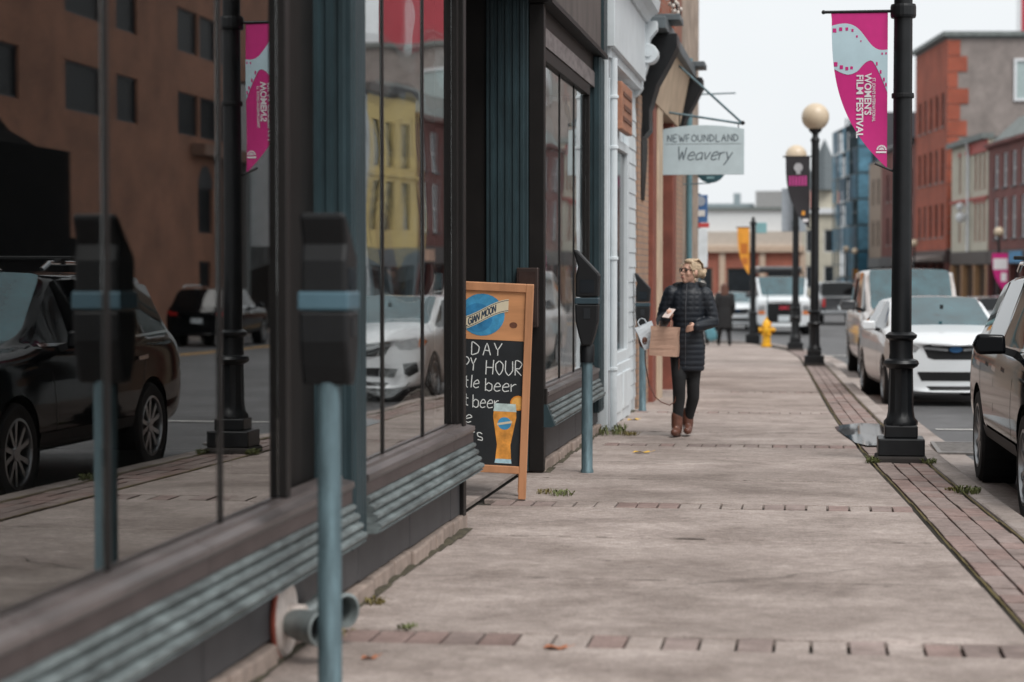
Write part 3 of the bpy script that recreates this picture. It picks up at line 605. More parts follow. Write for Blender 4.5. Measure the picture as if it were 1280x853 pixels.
# ================================================================== BUILDINGS ACROSS THE STREET
def wall_holes(b, x0, x1, z0, z1, holes, y=0., dep=.14):
    xs = sorted({x0, x1} | {h[0] for h in holes} | {h[1] for h in holes}); zs = sorted({z0, z1} | {h[2] for h in holes} | {h[3] for h in holes})
    for xa, xb in zip(xs, xs[1:]):
        for za, zb in zip(zs, zs[1:]):
            cx, cz = (xa + xb) / 2, (za + zb) / 2
            if any(h[0] < cx < h[1] and h[2] < cz < h[3] for h in holes): continue
            b.add([(xa, y, za), (xb, y, za), (xb, y, zb), (xa, y, zb)], [(0, 1, 2, 3)])
    for a, c, d, e in holes:
        b.add([(a, y, d), (c, y, d), (c, y, e), (a, y, e), (a, y - dep, d), (c, y - dep, d), (c, y - dep, e), (a, y - dep, e)], [(0, 1, 5, 4), (1, 2, 6, 5), (2, 3, 7, 6), (3, 0, 4, 7)])
    return b
def window(root, h, fm, pm, fw=.07, bars=True, sillm=None, y=0., dep=.13, lint=None):
    a, c, d, e = h; b = MB(); yo, yi = y - dep + .05, y - dep
    b.box(a, a + fw, yi, yo, d, e).box(c - fw, c, yi, yo, d, e).box(a + fw, c - fw, yi, yo, e - fw, e).box(a + fw, c - fw, yi, yo, d, d + fw)
    if bars: b.box(a + fw, c - fw, yi, yo, (d + e) / 2 - .03, (d + e) / 2 + .03)
    w_ = P(b, 'window', fm, root)
    P(MB().add([(a + fw, yi + .012, d + fw), (c - fw, yi + .012, d + fw), (c - fw, yi + .012, e - fw), (a + fw, yi + .012, e - fw)], [(0, 1, 2, 3)]), 'pane', pm, w_)
    if sillm: P(MB().box(a - .08, c + .08, y - .02, y + .07, d - .1, d - .003), 'sill', sillm, w_)
    if lint: P(MB().box(a - .06, c + .06, y - .01, y + .04, e + .003, e + .25), 'lintel', lint, w_)
    return w_
ANG = pi / 2 + math.atan(.12); DV = Vector((cos(ANG), sin(ANG), 0)); O0 = Vector((13.4, 80, 0))
def rowpos(Y): p = O0 + DV * ((Y - 80) / DV.y); return (p.x, p.y, gz(p.y) - .02)
def building(name, label, loc, ang, wd, dep, h, wm, holes, fm, pm, sillm=None, lint=None, shop=None, bars=True, sidem=None, roofm=None, group=None):
    t = thing(name, label, 'building', loc, ang, group)
    z0 = 0 if not shop else shop['h']
    P(wall_holes(MB(), 0, wd, z0, h, holes), 'front_wall', wm, t)
    b = MB(); b.add([(0, 0, z0), (0, -dep, 0), (0, -dep, h), (0, 0, h)], [(0, 1, 2, 3)]).add([(wd, 0, z0), (wd, -dep, 0), (wd, -dep, h), (wd, 0, h)], [(0, 1, 2, 3)]).add([(0, -dep, 0), (wd, -dep, 0), (wd, -dep, h), (0, -dep, h)], [(0, 1, 2, 3)])
    P(b, 'side_wall', sidem or wm, t)
    P(MB().box(-.02, wd + .02, -dep, .02, h, h + .12), 'roof', roofm or m_slate, t)
    for q in holes: window(t, q, fm, pm if not callable(pm) else pm(), sillm=sillm, lint=lint, bars=bars)
    if shop:
        H = shop['h']; P(MB().box(0, wd, -dep, -.35, 0, H), 'shop_wall', m_int, t)
        P(MB().box(0, wd, -.35, .06, H - .75, H - .02), 'shop_fascia', shop['m'], t, bevel=.03)
        P(MB().box(0, wd, -.34, .02, 0, .5), 'stall_riser', shop['m'], t)
        n = max(2, int(wd / 2.6))
        for k in range(n + 1):
            x = min(max(wd * k / n, .18), wd - .18); P(MB().box(x - .17, x + .17, -.34, .05, .5, H - .76), 'shop_pier', shop.get('p', shop['m']), t)
        for k in range(n):
            a, c = wd * k / n + .36, wd * (k + 1) / n - .36
            if c > a: P(MB().add([(a, -.2, .5), (c, -.2, .5), (c, -.2, H - .76), (a, -.2, H - .76)], [(0, 1, 2, 3)]), 'shop_window', m_pane, t)
    return t
m_bbrown = MBrick('brick_brown', (.34, .155, .095), (.29, .13, .083), (.24, .15, .11))
m_bred = MBrick('brick_red', (.4, .085, .045), (.34, .072, .04), (.3, .14, .1))
m_bmar = MBrick('brick_maroon', (.2, .06, .055), (.17, .052, .048), (.15, .1, .09))
m_bdred = MBrick('brick_dark_red', (.19, .05, .04), (.16, .045, .04), (.14, .09, .08))
m_cream = M('cream_render', (.47, .44, .36), .8, var=.12, scale=1.5)
m_yel = M('yellow_clapboard', (.78, .6, .25), .7, var=.1, scale=2, stretch=(.3, .3, 4))
m_grender = M('grey_render', (.26, .225, .21), .9, var=.22, scale=1.2, bump=.3, dirt=.2)
m_wframe = M('white_frame', (.66, .68, .7), .5, var=.05); m_dframe = M('dark_frame', (.03, .03, .035), .5, var=.1); m_rframe = M('red_frame', (.36, .05, .035), .6, var=.1)
m_slateg = M('green_slate', (.15, .17, .165), .7, var=.25, scale=3)
rp_ = random.Random(21)
# brown brick block facing the shop windows
hs_ = []
for (a, c) in ((48, 51.5), (52.5, 54.5), (58.1, 61.4), (62.6, 64.6), (68.9, 71.3), (71.5, 73.6), (73.8, 75.7)):
    for (d, e) in ((6.75, 8.2), (9.6, 11.1), (12.5, 14.0)): hs_.append((a - 44, c - 44, d, e))
hs_ += [(27.2, 28.9, 3.4, 5.0), (27.2, 28.6, 1.5, 2.4)]
bb = building('brick_block', 'large brown brick block with wide dark windows seen in the shop glass', (17.2, 44, gz(60)), pi / 2, 38, 16, 16.5, m_bbrown, hs_, m_dframe, m_paned, bars=False)
P(MB().prism([(28.05 + .85 * cos(pi * k / 10), 4.999 + .8 * sin(pi * k / 10)) for k in range(11)], -.05, .012), 'arch_top', m_dframe, bb)
P(MB().box(26.4, 38, .02, .5, 6.1, 6.5), 'concrete_band', M('brown_concrete', (.2, .12, .09), .9), bb)
for x in (29.6, 32.2, 34.8): P(MB().cyl((x, .3, 0), (x, .3, 6.1), .18, n=14), 'column', M('grey_column', (.16, .17, .17), .8), bb, smooth=True)
m_can = M('canopy_black', (.004, .004, .0045), .9, var=0, spec=.1)
P(MB().prism([(.01, 7.1), (.5, 6.9), (.9, 6.2), (1.4, 5.6), (2.1, 5.2), (3.0, 5.05), (3.0, 2.4), (.01, 2.4)], 0, 6.3, 'x'), 'canopy', m_can, bb)
P(MB().box(0.1, 6.2, 2.7, 2.9, 0, 2.4).box(6.35, 8.2, .02, 2.9, 0, 2.9), 'dark_porch', m_can, bb)
# white, yellow and maroon houses, then the cream one
def rowb(name, label, Ya, Yb, *a, **k):
    wd = (Yb - Ya) / DV.y - .01
    return building(name, label, rowpos(Ya), ANG, wd, *a, **k), wd
t, wd = rowb('row_house', 'white house beside the yellow one across the street', 76, 81.25, 10, 9.2, m_paintw, [(.7, 1.7, 3.8, 5.6), (3.2, 4.2, 3.8, 5.6), (.7, 1.7, 6.4, 8.0), (3.2, 4.2, 6.4, 8.0)], m_wframe, m_pane, shop={'h': 3.1, 'm': m_paintw})
t, wd = rowb('row_house', 'yellow clapboard house with tall dark narrow windows', 81.3, 87, 10, 9.3, m_yel, [(x, x + .95, z, z + 1.9) for x in (.5, 2.2, 3.9) for z in (3.9, 6.4)], m_dframe, M('pane_curtain', (.25, .22, .12), .2, var=.4, scale=2, spec=.6), shop={'h': 3.2, 'm': M('blue_grey_shop', (.12, .16, .18), .6)}, bars=False)
P(MB().box(-.1, wd + .1, -.3, .18, 9.42, 9.75), 'parapet', m_dframe, t); P(MB().box(-.02, wd + .02, .005, .1, 6.0, 6.12), 'string_course', m_yel, t)
hol = [(1 + 2.15 * k, 2.0 + 2.15 * k, z, z + h_) for k in range(12) for z, h_ in ((3.9, 2.1), (6.55, 1.75))]
t, wd = rowb('row_building', 'maroon brick terrace with white sash windows and slate roof edge', 87.05, 114, 12, 8.75, m_bmar, hol, m_wframe, m_panel, sillm=m_dframe, shop={'h': 3.3, 'm': M('dark_shop', (.035, .025, .025), .5), 'p': M('shop_red', (.12, .035, .03), .6)})
P(MB().prism([(.15, 8.8), (-1.6, 10.4), (-1.9, 10.4), (-1.9, 8.8)], -.05, wd + .05, 'x'), 'slate_mansard', m_slateg, t); P(MB().box(-.1, wd + .1, -.1, .25, 8.75, 8.95), 'gutter', m_bmar, t)
P(MB().box(1, 3.2, .07, .1, 2.65, 3.15), 'shop_sign', M('shop_sign_peach', (.6, .36, .25), .5), t); P(MB().box(18.5, 21.5, .07, .1, 2.62, 3.2), 'shop_sign', M('shop_sign_blue', (.03, .2, .4), .5), t)
hol = [(x, x + .6, z, z + 2.1) for x in (.7, 1.9, 3.1, 5.6, 7.6) for z in (3.9, 6.7)]
t, wd = rowb('row_building', 'cream rendered house with red framed narrow windows and drainpipe', 114.1, 124.4, 12, 9.4, m_cream, hol, m_rframe, m_pane, lint=m_rframe, shop={'h': 3.4, 'm': M('dark_shop2', (.04, .033, .03), .5), 'p': M('shop_tan', (.35, .2, .1), .6)}, bars=False)
P(MB().box(-.1, wd + .1, -.3, .35, 9.4, 9.7), 'eaves', m_slateg, t); P(MB().box(-.02, wd + .02, .003, .12, 6.2, 6.35), 'string_course', m_rframe, t)
P(MB().path([(4.8, .14, 3.4), (4.8, .14, 8.9), (4.4, .3, 9.4)], .09, 10), 'drainpipe', m_wframe, t, smooth=True)
P(MB().ball((4.9, .5, 5.3), .3, 10, 7).ball((4.9, .55, 5.9), .22, 10, 7), 'wall_lamp', m_wframe, t, smooth='all')
P(MB().box(0, 5.2, .02, .07, 8.75, 9.38), 'red_frieze', m_rframe, t)
# tall red brick block with grey rendered gable
hol = [(x, x + .85, z, z + 2.0) for x in (1.0, 3.0, 5.0, 7.0, 8.9) for z in (4.4, 7.7, 11.0)]
t, wd = rowb('tall_brick_block', 'tall red brick block with a grey rendered end wall', 126, 137, 26, 16.1, m_bred, hol, m_dframe, lambda: rp_.choice((m_pane, m_pane, m_panel)), sillm=m_grender, shop={'h': 3.6, 'm': M('dark_shop3', (.05, .03, .03), .5), 'p': m_bdred}, sidem=m_grender, roofm=m_slateg)
P(MB().box(-.25, wd + .2, -26, .3, 16.23, 16.5), 'eaves', m_slateg, t)
for k in range(13): P(MB().box(-.06, -.003, -(.5 + .55 * (k % 2) + .25 * rp_.random()), -.004, 3.7 + .95 * k, 4.6 + .95 * k), 'brick_quoin', m_bred, t)
for a, c, d, e in ((-6.3, -3.9, 12.4, 14.9), (-11.8, -9.6, 12.2, 14.9)):
    w_ = P(MB().box(-.12, -.003, a, a + .15, d, e).box(-.12, -.003, c - .15, c, d, e).box(-.12, -.003, a + .15, c - .15, d, d + .15).box(-.12, -.003, a + .15, c - .15, e - .15, e), 'window', m_wframe, t)
    P(MB().add([(-.03, a + .15, d + .15), (-.03, c - .15, d + .15), (-.03, c - .15, e - .15), (-.03, a + .15, e - .15)], [(0, 1, 2, 3)]), 'pane', M('pane_pale', (.34, .42, .42), .25, var=.1), w_)
P(MB().prism([(.1, 3.3), (1.5, 3.1), (1.5, 2.95), (.1, 2.95)], .4, wd - .3, 'x'), 'awning', m_grender, t)
t = thing('red_tower', 'plain crimson tower block rising behind the brick block', 'building', (14.6, 152, gz(150)))
P(MB().box(0, 13, 0, 2.5, 0, 32), 'wall', M('crimson_cladding', (.42, .05, .07), .6, var=.08, scale=.4), t); P(MB().box(-.3, -.003, -.2, .0, 0, 32), 'corner_trim', m_wframe, t)
P(MB().box(2, 3, -.1, -.003, 17, 18.2).box(4, 5, -.1, -.003, 17, 18.2), 'vent', M('vent_brown', (.2, .08, .06), .7), t)
# further houses down the bend
hol = [(x, x + .9, z, z + 1.9) for x in (1, 3.4, 5.8, 8.2, 10.6) for z in (4.2, 7.2)]
t, wd = rowb('row_building', 'dark red brick building beyond the tall block', 137.1, 151, 12, 10.6, m_bdred, hol, m_dframe, m_pane, sillm=m_grender, shop={'h': 3.4, 'm': M('dark_shop4', (.03, .03, .035), .5)})
P(MB().box(-.1, wd + .1, -.3, .3, 10.73, 11.0), 'parapet', m_dframe, t)
hol = [(x, x + .9, z, z + 1.9) for x in (1, 3.4) for z in (4.2, 7.2)]
t, wd = rowb('row_building', 'narrow tan building next to the scaffolding', 151.1, 157, 12, 10.3, M('tan_render', (.3, .23, .18), .8, var=.2), hol, m_dframe, m_pane, shop={'h': 3.4, 'm': m_black})
# scaffolded building in blue netting
x0, y0, z0 = rowpos(160)
t = thing('scaffolded_building', 'building wrapped in scaffolding and blue netting', 'building', (x0 - .4, y0, z0), ANG)
P(MB().box(0, 14, -10, -1.2, 0, 14.5), 'wall', M('dark_core', (.07, .07, .08), .8), t)
m_net = [M('blue_netting', (.025, .11, .17), .7, var=.5, scale=1.3), M('blue_netting_pale', (.08, .2, .28), .7, var=.4, scale=1.5), M('blue_netting_dark', (.015, .06, .1), .7, var=.5, scale=1)]
m_pol = M('scaffold_tube', (.1, .14, .16), .5, .4)
for i in range(8): P(MB().cyl((2 * i, 0, 0), (2 * i, 0, 15.5 if i < 3 else 13.5), .07, n=6), 'scaffold_pole', m_pol, t); P(MB().cyl((2 * i, -1, 0), (2 * i, -1, 15), .07, n=6), 'scaffold_pole', m_pol, t)
for k in range(7): P(MB().box(-.3, 14.3, -1.05, .05, 1.98 * (k + 1) - .05, 1.98 * (k + 1)), 'scaffold_deck', m_pol, t); P(MB().cyl((-.3, .04, 1.98 * k + 1), (14.3, .04, 1.98 * k + 1), .05, n=6), 'ledger', m_pol, t)
for i in range(7):
    for k in range(7):
        if rp_.random() < .72: P(MB().add([(2 * i + .1, .09, 1.98 * k + .1), (2 * i + 1.9, .09, 1.98 * k + .1), (2 * i + 1.9, .13, 1.98 * k + 1.9), (2 * i + .1, .12, 1.98 * k + 1.9)], [(0, 1, 2, 3)]), 'netting', rp_.choice(m_net), t)
for k in range(7):
    for j in range(1): P(MB().add([(-.32, -1.0, 1.98 * k + .1), (-.32, -.0, 1.98 * k + .1), (-.32, 0, 1.98 * k + 1.9), (-.32, -1, 1.98 * k + 1.9)], [(0, 1, 2, 3)]), 'netting', rp_.choice(m_net), t)
    if k < 6: P(MB().add([(-.1, -5.5, 1.98 * k + .1), (-.1, -1.3, 1.98 * k + .1), (-.1, -1.3, 1.98 * k + 1.9), (-.1, -5.5, 1.98 * k + 1.9)], [(0, 1, 2, 3)]), 'netting', rp_.choice(m_net), t)
# white turreted house
t = thing('turret_house', 'white house with a pointed grey turret roof at the street end', 'building', (2.45, 186, gz(186)), pi)
hol = [(x, x + .8, z, z + 2.0) for x in (.6, 2.2, 4.2) for z in (1.0, 4.2)]
P(wall_holes(MB(), 0, 6, 0, 7.6, hol), 'front_wall', m_cream, t); P(MB().box(0, 6, -8, -.2, 0, 7.6), 'core_wall', m_cream, t)
for q in hol: window(t, q, m_wframe, m_pane, bars=False)
P(MB().box(-.2, 6.2, -8, .3, 7.6, 8.1), 'cornice', m_wframe, t); P(MB().box(.2, 2.6, -2.4, -.05, 8.1, 9.7), 'turret', m_cream, t)
P(MB().lathe([(2.0, 9.7), (1.1, 11.8), (.05, 14.2)], 4, (1.4, -1.2, 0)), 'turret_roof', M('turret_slate', (.11, .13, .14), .7), t)
t = thing('pink_building', 'pale red building far behind the turret', 'building', (3.0, 240, gz(230)), pi)
P(wall_holes(MB(), 0, 3.4, 0, 13.5, [(x, x + .8, z, z + 1.3) for x in (.4, 2.0) for z in (8, 11)]), 'front_wall', M('pale_red', (.45, .18, .17), .8), t); P(MB().box(0, 3.4, -8, -.3, 0, 13.4), 'core_wall', m_wframe, t)
# long low building closing the street
t = thing('market_building', 'long red brick and white building closing the end of the street', 'building', (-.75, 152, gz(150)), pi); t.scale = (1, 1, .8)
hol = [(x, x + 1.9, 1.0, 3.3) for x in [.6 + 2.9 * k for k in range(8)]]
P(wall_holes(MB(), 0, 24, 0, 4.7, hol), 'brick_wall', MBrick('brick_salmon', (.42, .12, .08), (.38, .11, .075), (.35, .2, .15)), t)
for i, q in enumerate(hol): window(t, q, M('tan_frame', (.3, .22, .16), .7), m_pane, bars=False)
for k in range(9): P(MB().box(2.9 * k - .3, 2.9 * k + .12, .0, .22, 0, 4.7), 'pilaster', M('beige_pilaster', (.5, .38, .29), .8), t)
P(MB().box(-.2, 24.2, -8, .4, 4.7, 5.3), 'cornice', MATS['beige_pilaster'], t, bevel=.05); P(MB().box(0, 24, -8, -.3, 0, 4.69), 'core_wall', m_int, t)
P(MB().box(0, 24, -8, .1, 5.3, 6.6), 'parapet_wall', M('pale_parapet', (.5, .44, .38), .8), t)
P(MB().box(0, 22, -9, -1.2, 6.6, 8.6), 'upper_storey', M('white_cladding', (.6, .62, .63), .6, var=.06), t)
for k in range(5): P(MB().box(14 + 1.8 * k, 15.2 + 1.8 * k, -.0, .13, 5.6, 6.3), 'wall_panel', M('grey_panel', (.36, .33, .3), .8), t)
P(MB().box(-.1, 24.4, -9, -1, 8.6, 8.85), 'roof_edge', m_slateg, t); P(MB().box(1, 3.4, -9, -3, 8.85, 10.4), 'roof_block', M('grey_block', (.3, .3, .3), .8), t)
P(MB().box(3.6, 9, -8, -4, 8.85, 9.3).box(4.6, 5.1, -6, -5, 9.3, 10.3), 'roof_plant', M('plant_grey', (.25, .3, .32), .7), t)
P(MB().box(7.2, 7.9, .25, .3, 3.3, 4.3), 'wall_sign', M('sign_pale_blue', (.55, .62, .66), .5), t)
# ================================================================== STREET LAMPS
def make_lamp(label, group):
    t = thing('street_lamp', label, 'street lamp', group=group)
    P(MB().box(-.21, .21, -.21, .21, -.02, .05), 'footing', M('footing', (.035, .03, .028), .9, var=.3), t, bevel=.02)
    P(MB().box(-.19, .19, -.19, .19, .05, .195), 'base_block', m_black, t, bevel=.012)
    P(MB().box(-.135, .135, -.135, .135, .195, .30), 'base_step', m_black, t, bevel=.012)
    P(MB().lathe([(.14, .30), (.14, .33), (.115, .36), (.105, .42), (.098, .76), (.10, .77)], 24, flute=.06), 'base_shaft', m_black, t, smooth=True)
    P(MB().lathe([(.10, .765), (.135, .785), (.148, .81), (.135, .835), (.10, .85), (.095, .9), (.098, 1.0), (.125, 1.02), (.13, 1.045), (.095, 1.07)], 28), 'collar', m_black, t, smooth=True)
    P(MB().lathe([(.084, 1.07), (.08, 2), (.074, 4.3)], 24), 'pole', m_black, t, smooth=True)
    P(MB().lathe([(.074, 4.3), (.09, 4.32), (.09, 4.36), (.06, 4.4), (.055, 4.46), (.12, 4.52), (.13, 4.56)], 24), 'globe_holder', m_black, t, smooth=True)
    P(MB().ball((0, 0, 4.79), .265, 28, 18), 'globe', m_globe, t, smooth='all')
    return t
lamp = make_lamp('black street lamp carrying the magenta film festival banner', 'street lamps along the near kerb')
lamp.location = (.735, 17.52, gz(17.52)); 
P(MB().lathe([(.09, 0), (.092, .01), (.092, .03), (.09, .04)], 24, (0, 0, 3.0)), 'clamp_band', m_plas, lamp)
LX = [(.05, 40.6, 'black street lamp with pale globe carrying the black flag banner', .0), (-.4, 51.8, 'black street lamp with a blank grey sign back', 0)]
for x, y, lb, a in LX:
    c = copy_tree(lamp); c.location = (x, y, gz(y)); c.rotation_euler.z = a; c['label'] = lb
for i, (x, y, s, lb) in enumerate([(8.5, 98, .84, 'street lamp with magenta and white banner in front of the maroon terrace'), (6.1, 128, .84, 'far street lamp in front of the tall red brick block'), (2.55, 160, .86, 'far street lamp at the foot of the scaffolding'), (3.0, 150, .8, 'far street lamp by the narrow tan building')]):
    c = copy_tree(lamp); c.location = (x, y, gz(y)); c.scale = (s, s, s); c['label'] = lb; c['group'] = 'street lamps across the street'
t = thing('banner_post', 'black banner post with a small teal plate past the hydrant', 'post', (-1.66, 59.6, gz(59.6)))
P(MB().box(-.2, .2, -.2, .2, -.02, .25), 'base_block', m_black, t, bevel=.015); P(MB().lathe([(.12, .25), (.1, .8), (.13, .82), (.13, .86), (.08, .9), (.07, 3.35)], 20), 'pole', m_black, t, smooth=True)
P(MB().lathe([(.07, 3.35), (.1, 3.37), (.1, 3.42), (.05, 3.48), (.05, 3.55), (0.001, 3.6)], 20), 'finial', m_black, t, smooth=True); P(MB().box(.08, .38, -.02, .0, 3.12, 3.42), 'plate', M('teal_plate', (.2, .38, .4), .5), t, bevel=.01)
# ------------------------------------------------------------------ banners
def flag_outline(w_, h_, n=14):
    pts = [(-w_, 0), (0, 0), (0, -h_)]
    for k in range(1, n): 
        s = k / n; pts.append((-w_ * (1 - (1 - s) ** 2.3) * .985 - .0, -h_ * (1 - s)))
    return pts
def lx(v, w_, h_): s = 1 - (-v / h_); return -w_ * (1 - (1 - s) ** 3.0) * .985 if v < 0 else -w_
def cloth(w_, h_, n=24):
    b = MB(); m = 8; rows = []
    for i in range(n + 1):
        v = -h_ * i / n; a = lx(v, w_, h_) if i else -w_
        for j in range(m + 1):
            u = a * (1 - j / m); rows.append((u, .012 * sin(5 * v + 3 * u) * (i / n + .2), v))
    for sgn in (-.0015, .0015):
        o = len(b.v); b.v += [(x, y + sgn, z) for x, y, z in rows]
        for i in range(n):
            for j in range(m): b.f.append((o + i * (m + 1) + j, o + i * (m + 1) + j + 1, o + (i + 1) * (m + 1) + j + 1, o + (i + 1) * (m + 1) + j))
    return b
def on_cloth(u, v, h_, off=.004):
    return (u, .012 * sin(5 * v + 3 * u) * (-v / h_ + .2) - off, v)
m_mag = M('magenta_vinyl', (.56, .01, .19), .55, var=.08, scale=6); m_film = M('film_pale_blue', (.47, .62, .68), .55, var=.05, scale=6); m_bw = M('banner_white', (.74, .72, .74), .6, var=0)
BX, BY, BZ = .735 - .125, 17.52, gz(17.52) + 3.71
t = thing('banner', 'magenta film festival banner with pale film strip hanging from the lamp', 'banner', (BX, BY, BZ))
bw, bh = .465, 1.285
P(MB().cyl((-bw - .06, 0, .008), (.13, 0, .008), .013, n=10).ball((-bw - .06, 0, .008), .018, 10, 6), 'top_rod', m_black, t, smooth=True)
P(MB().cyl((-.1, 0, -bh + .04), (.13, 0, -bh - .06), .01, n=8), 'bottom_rod', m_black, t)
P(MB().lathe([(.1, 0), (.105, .02), (.105, .09), (.1, .11)], 20, (.125, 0, -.05)), 'clamp', m_black, t)
cl = P(cloth(bw, bh), 'cloth', m_mag, t, smooth='all')
# film strip: a band between two waves
def wave_top(s): return -.105 - .0 * s - .20 * (1 / (1 + math.exp(-(s - .62) * 11))) + .02 * sin(s * 6)
def wave_bot(s): return -.475 + .035 * sin(s * 7.5 + 2.8) + (.045 if s > .45 else 0) * sin((s - .45) / .55 * pi) - .16 * max(0, s - .72) / .28
b = MB(); n = 26
for i in range(n + 1):
    s = i / n
    for f in range(5):
        v = wave_top(s) + (wave_bot(s) - wave_top(s)) * f / 4; a = lx(v, bw, bh); b.v.append(on_cloth(a * (1 - s), v, bh))
for i in range(n):
    for f in range(4): b.f.append((i * 5 + f, (i + 1) * 5 + f, (i + 1) * 5 + f + 1, i * 5 + f + 1))
P(b, 'film_strip', m_film, cl, smooth='all')
b = MB()
def perf(s, v, w_, h_):
    a = lx(v, bw, bh); u = a * (1 - s); b.add([on_cloth(u + p * w_ / 2, v + q * h_ / 2, bh, .006) for p, q in ((-1, -1), (1, -1), (1, 1), (-1, 1))], [(0, 1, 2, 3)])
for k, s in enumerate((.05, .16, .27, .37, .45, .52)): perf(s, wave_top(s) - .045 + .012 * k * (k > 3) * -.6, .03 - .004 * k, .034 - .004 * k)
for k, s in enumerate((.04, .14, .24, .33)): perf(s, wave_bot(s) + .05, .03 - .003 * k, .036 - .004 * k)
for k, s in enumerate((.80, .87, .93, .97)): perf(s, wave_bot(s) + .035, .014, .03)
for s in (.9, .97): perf(s, wave_top(s) - .03, .012, .018)
P(b, 'perforation', m_mag, cl)
def banner_text(txt, size, u, vtop, bold, length):
    me = textmesh(txt, size, .0005, bold, align='LEFT')
    xs_ = [q.co.x for q in me.vertices]; me.transform(Matrix.Translation((-min(xs_), 0, 0))); me.transform(Matrix.Diagonal((length / (max(xs_) - min(xs_)), 1, 1, 1)))
    # reads top to bottom: text x -> -z, text y -> +x
    me.transform(Matrix(((0, 1, 0, u), (0, 0, -1, -.0065), (-1, 0, 0, vtop), (0, 0, 0, 1))))
    for vv in me.vertices: vv.co.y += .012 * sin(5 * vv.co.z + 3 * vv.co.x) * (-vv.co.z / bh + .2)
    return link('lettering', me, m_bw, cl)
banner_text("ST. JOHN'S INTERNATIONAL", .036, -.112, -.54, .0004, .36)
banner_text("WOMEN'S", .078, -.162, -.50, .002, .345)
banner_text("FILM FESTIVAL", .078, -.228, -.515, .002, .52)
b = MB()
for r0, r1 in ((.0, .022), (.028, .042)):
    for k in range(8):
        a0, a1 = pi * k / 8, pi * (k + .8) / 8
        b.add([on_cloth(-.045 + r * cos(a), -1.135 + r * sin(a), bh, .006) for r, a in ((r0, a0), (r1, a0), (r1, a1), (r0, a1))], [(0, 1, 2, 3)])
b.add([on_cloth(u, v, bh, .006) for u, v in ((-.09, -1.16), (-.005, -1.16), (-.005, -1.145), (-.09, -1.145))], [(0, 1, 2, 3)])
P(b, 'emblem', m_bw, cl)
def flag_banner(label, loc, w_, h_, mat, deco, grp=None):
    t = thing('banner', label, 'banner', loc)
    P(MB().cyl((-w_ - .05, 0, .01), (.12, 0, .01), .014, n=8), 'top_rod', m_black, t)
    P(MB().cyl((-.05, 0, -h_ + .02), (.12, 0, -h_ + .02), .01, n=6), 'bottom_rod', m_black, t)
    c = P(cloth(w_, h_), 'cloth', mat, t, smooth='all')
    for (u0, u1, v0, v1, m) in deco:
        P(MB().add([on_cloth(u, v, h_, .008) for u, v in ((u0, v0), (u1, v0), (u1, v1), (u0, v1))], [(0, 1, 2, 3)]), 'print', m, c)
    return t
m_pink = M('print_pink', (.5, .05, .25), .6); m_org = M('banner_orange', (.72, .3, .03), .6, var=.15, scale=5); m_orgd = M('print_orange', (.5, .15, .02), .6)
t = flag_banner('black flag banner with pink lettering band hanging from a lamp', (-.05, 40.6, gz(40.6) + 4.02), .47, 1.38, M('banner_black', (.022, .02, .024), .6), [(-.40 + .06 * k, -.36 + .06 * k, -.55, -.36, m_pink) for k in range(6)] + [(-.15, -.09, -1.12, -1.04, m_org)])
P(MB().lathe([(.085, -.004), (.085, .0)], 18, (-.22, -.03, -.2), axis='y').box(-.26, -.18, -.034, -.03, -.33, -.28), 'emblem', M('print_grey', (.4, .4, .42), .6), t)
P(MB().box(-.13, -.03, -.04, -.035, -1.25, -1.19), 'emblem', m_bw, t)
flag_banner('yellow flag banner hanging from the lamp past the hydrant', (-1.77, 59.6, gz(59.6) + 3.28), .34, 1.35, m_org, [(-.24, -.06, -.75, -.45, m_orgd), (-.2, -.05, -1.05, -.85, m_orgd)])
flag_banner('magenta and white banner on the lamp before the maroon terrace', (8.9, 97.9, gz(98) + 3.05), .72, 1.9, m_mag, [(-.65, -.02, -.75, -.25, m_bw), (-.3, -.05, -1.3, -.9, m_bw)])
flag_banner('small yellow banner on the lamp by the scaffolding', (3.75, 159.9, gz(160) + 2.6), .7, 2.0, m_org, [])
t = thing('traffic_sign', 'blank grey back of a square sign fixed to a lamp before the hydrant', 'street sign', (-.42, 52.0, gz(52)))
P(MB().box(-.33, .27, -.01, .01, 2.93, 4.0), 'sign_panel', M('sign_back', (.36, .4, .44), .5, .2, var=.1), t, bevel=.02); P(MB().box(-.07, .07, -.09, -.01, 3.1, 3.2).box(-.07, .07, -.09, -.01, 3.7, 3.8), 'clamp', m_steel, t)
# ================================================================== PARKING METERS
def make_meter():
    t = thing('parking_meter', '', 'parking meter', group='parking meters along the shopfronts')
    P(MB().lathe([(.052, -.01), (.05, .02), (.044, .03), (.042, .9)], 18), 'post', m_steel, t, smooth=True)
    P(MB().lathe([(.055, .86), (.058, .98), (.05, 1.0)], 18), 'sleeve', m_black, t, smooth=True)
    hd = P(MB().prism([(-.035, .99), (.035, .99), (.062, 1.07), (.088, 1.18), (.092, 1.31), (-.088, 1.31), (-.085, 1.18), (-.06, 1.07)], -.075, .075), 'housing', m_plas, t, bevel=.012)
    P(MB().prism([(-.09, 1.312), (.094, 1.312), (.094, 1.36), (-.09, 1.36)], -.078, .078), 'band', M('meter_band', (.035, .06, .075), .4, .2, var=.15), t, bevel=.006)
    P(MB().prism([(-.084, 1.367), (.09, 1.367), (.1, 1.53), (.088, 1.555), (-.072, 1.725), (-.098, 1.738), (-.1, 1.71), (-.066, 1.6), (-.084, 1.53)], -.07, .07), 'hood', m_plas, t, bevel=.012)
    P(MB().box(-.02, .03, -.0785, -.074, 1.2, 1.28), 'coin_plate', M('coin_plate', (.03, .034, .038), .4, .5), hd)
    P(MB().box(-.05, .06, -.073, -.069, 1.4, 1.5), 'display_window', m_pane, t)
    return t
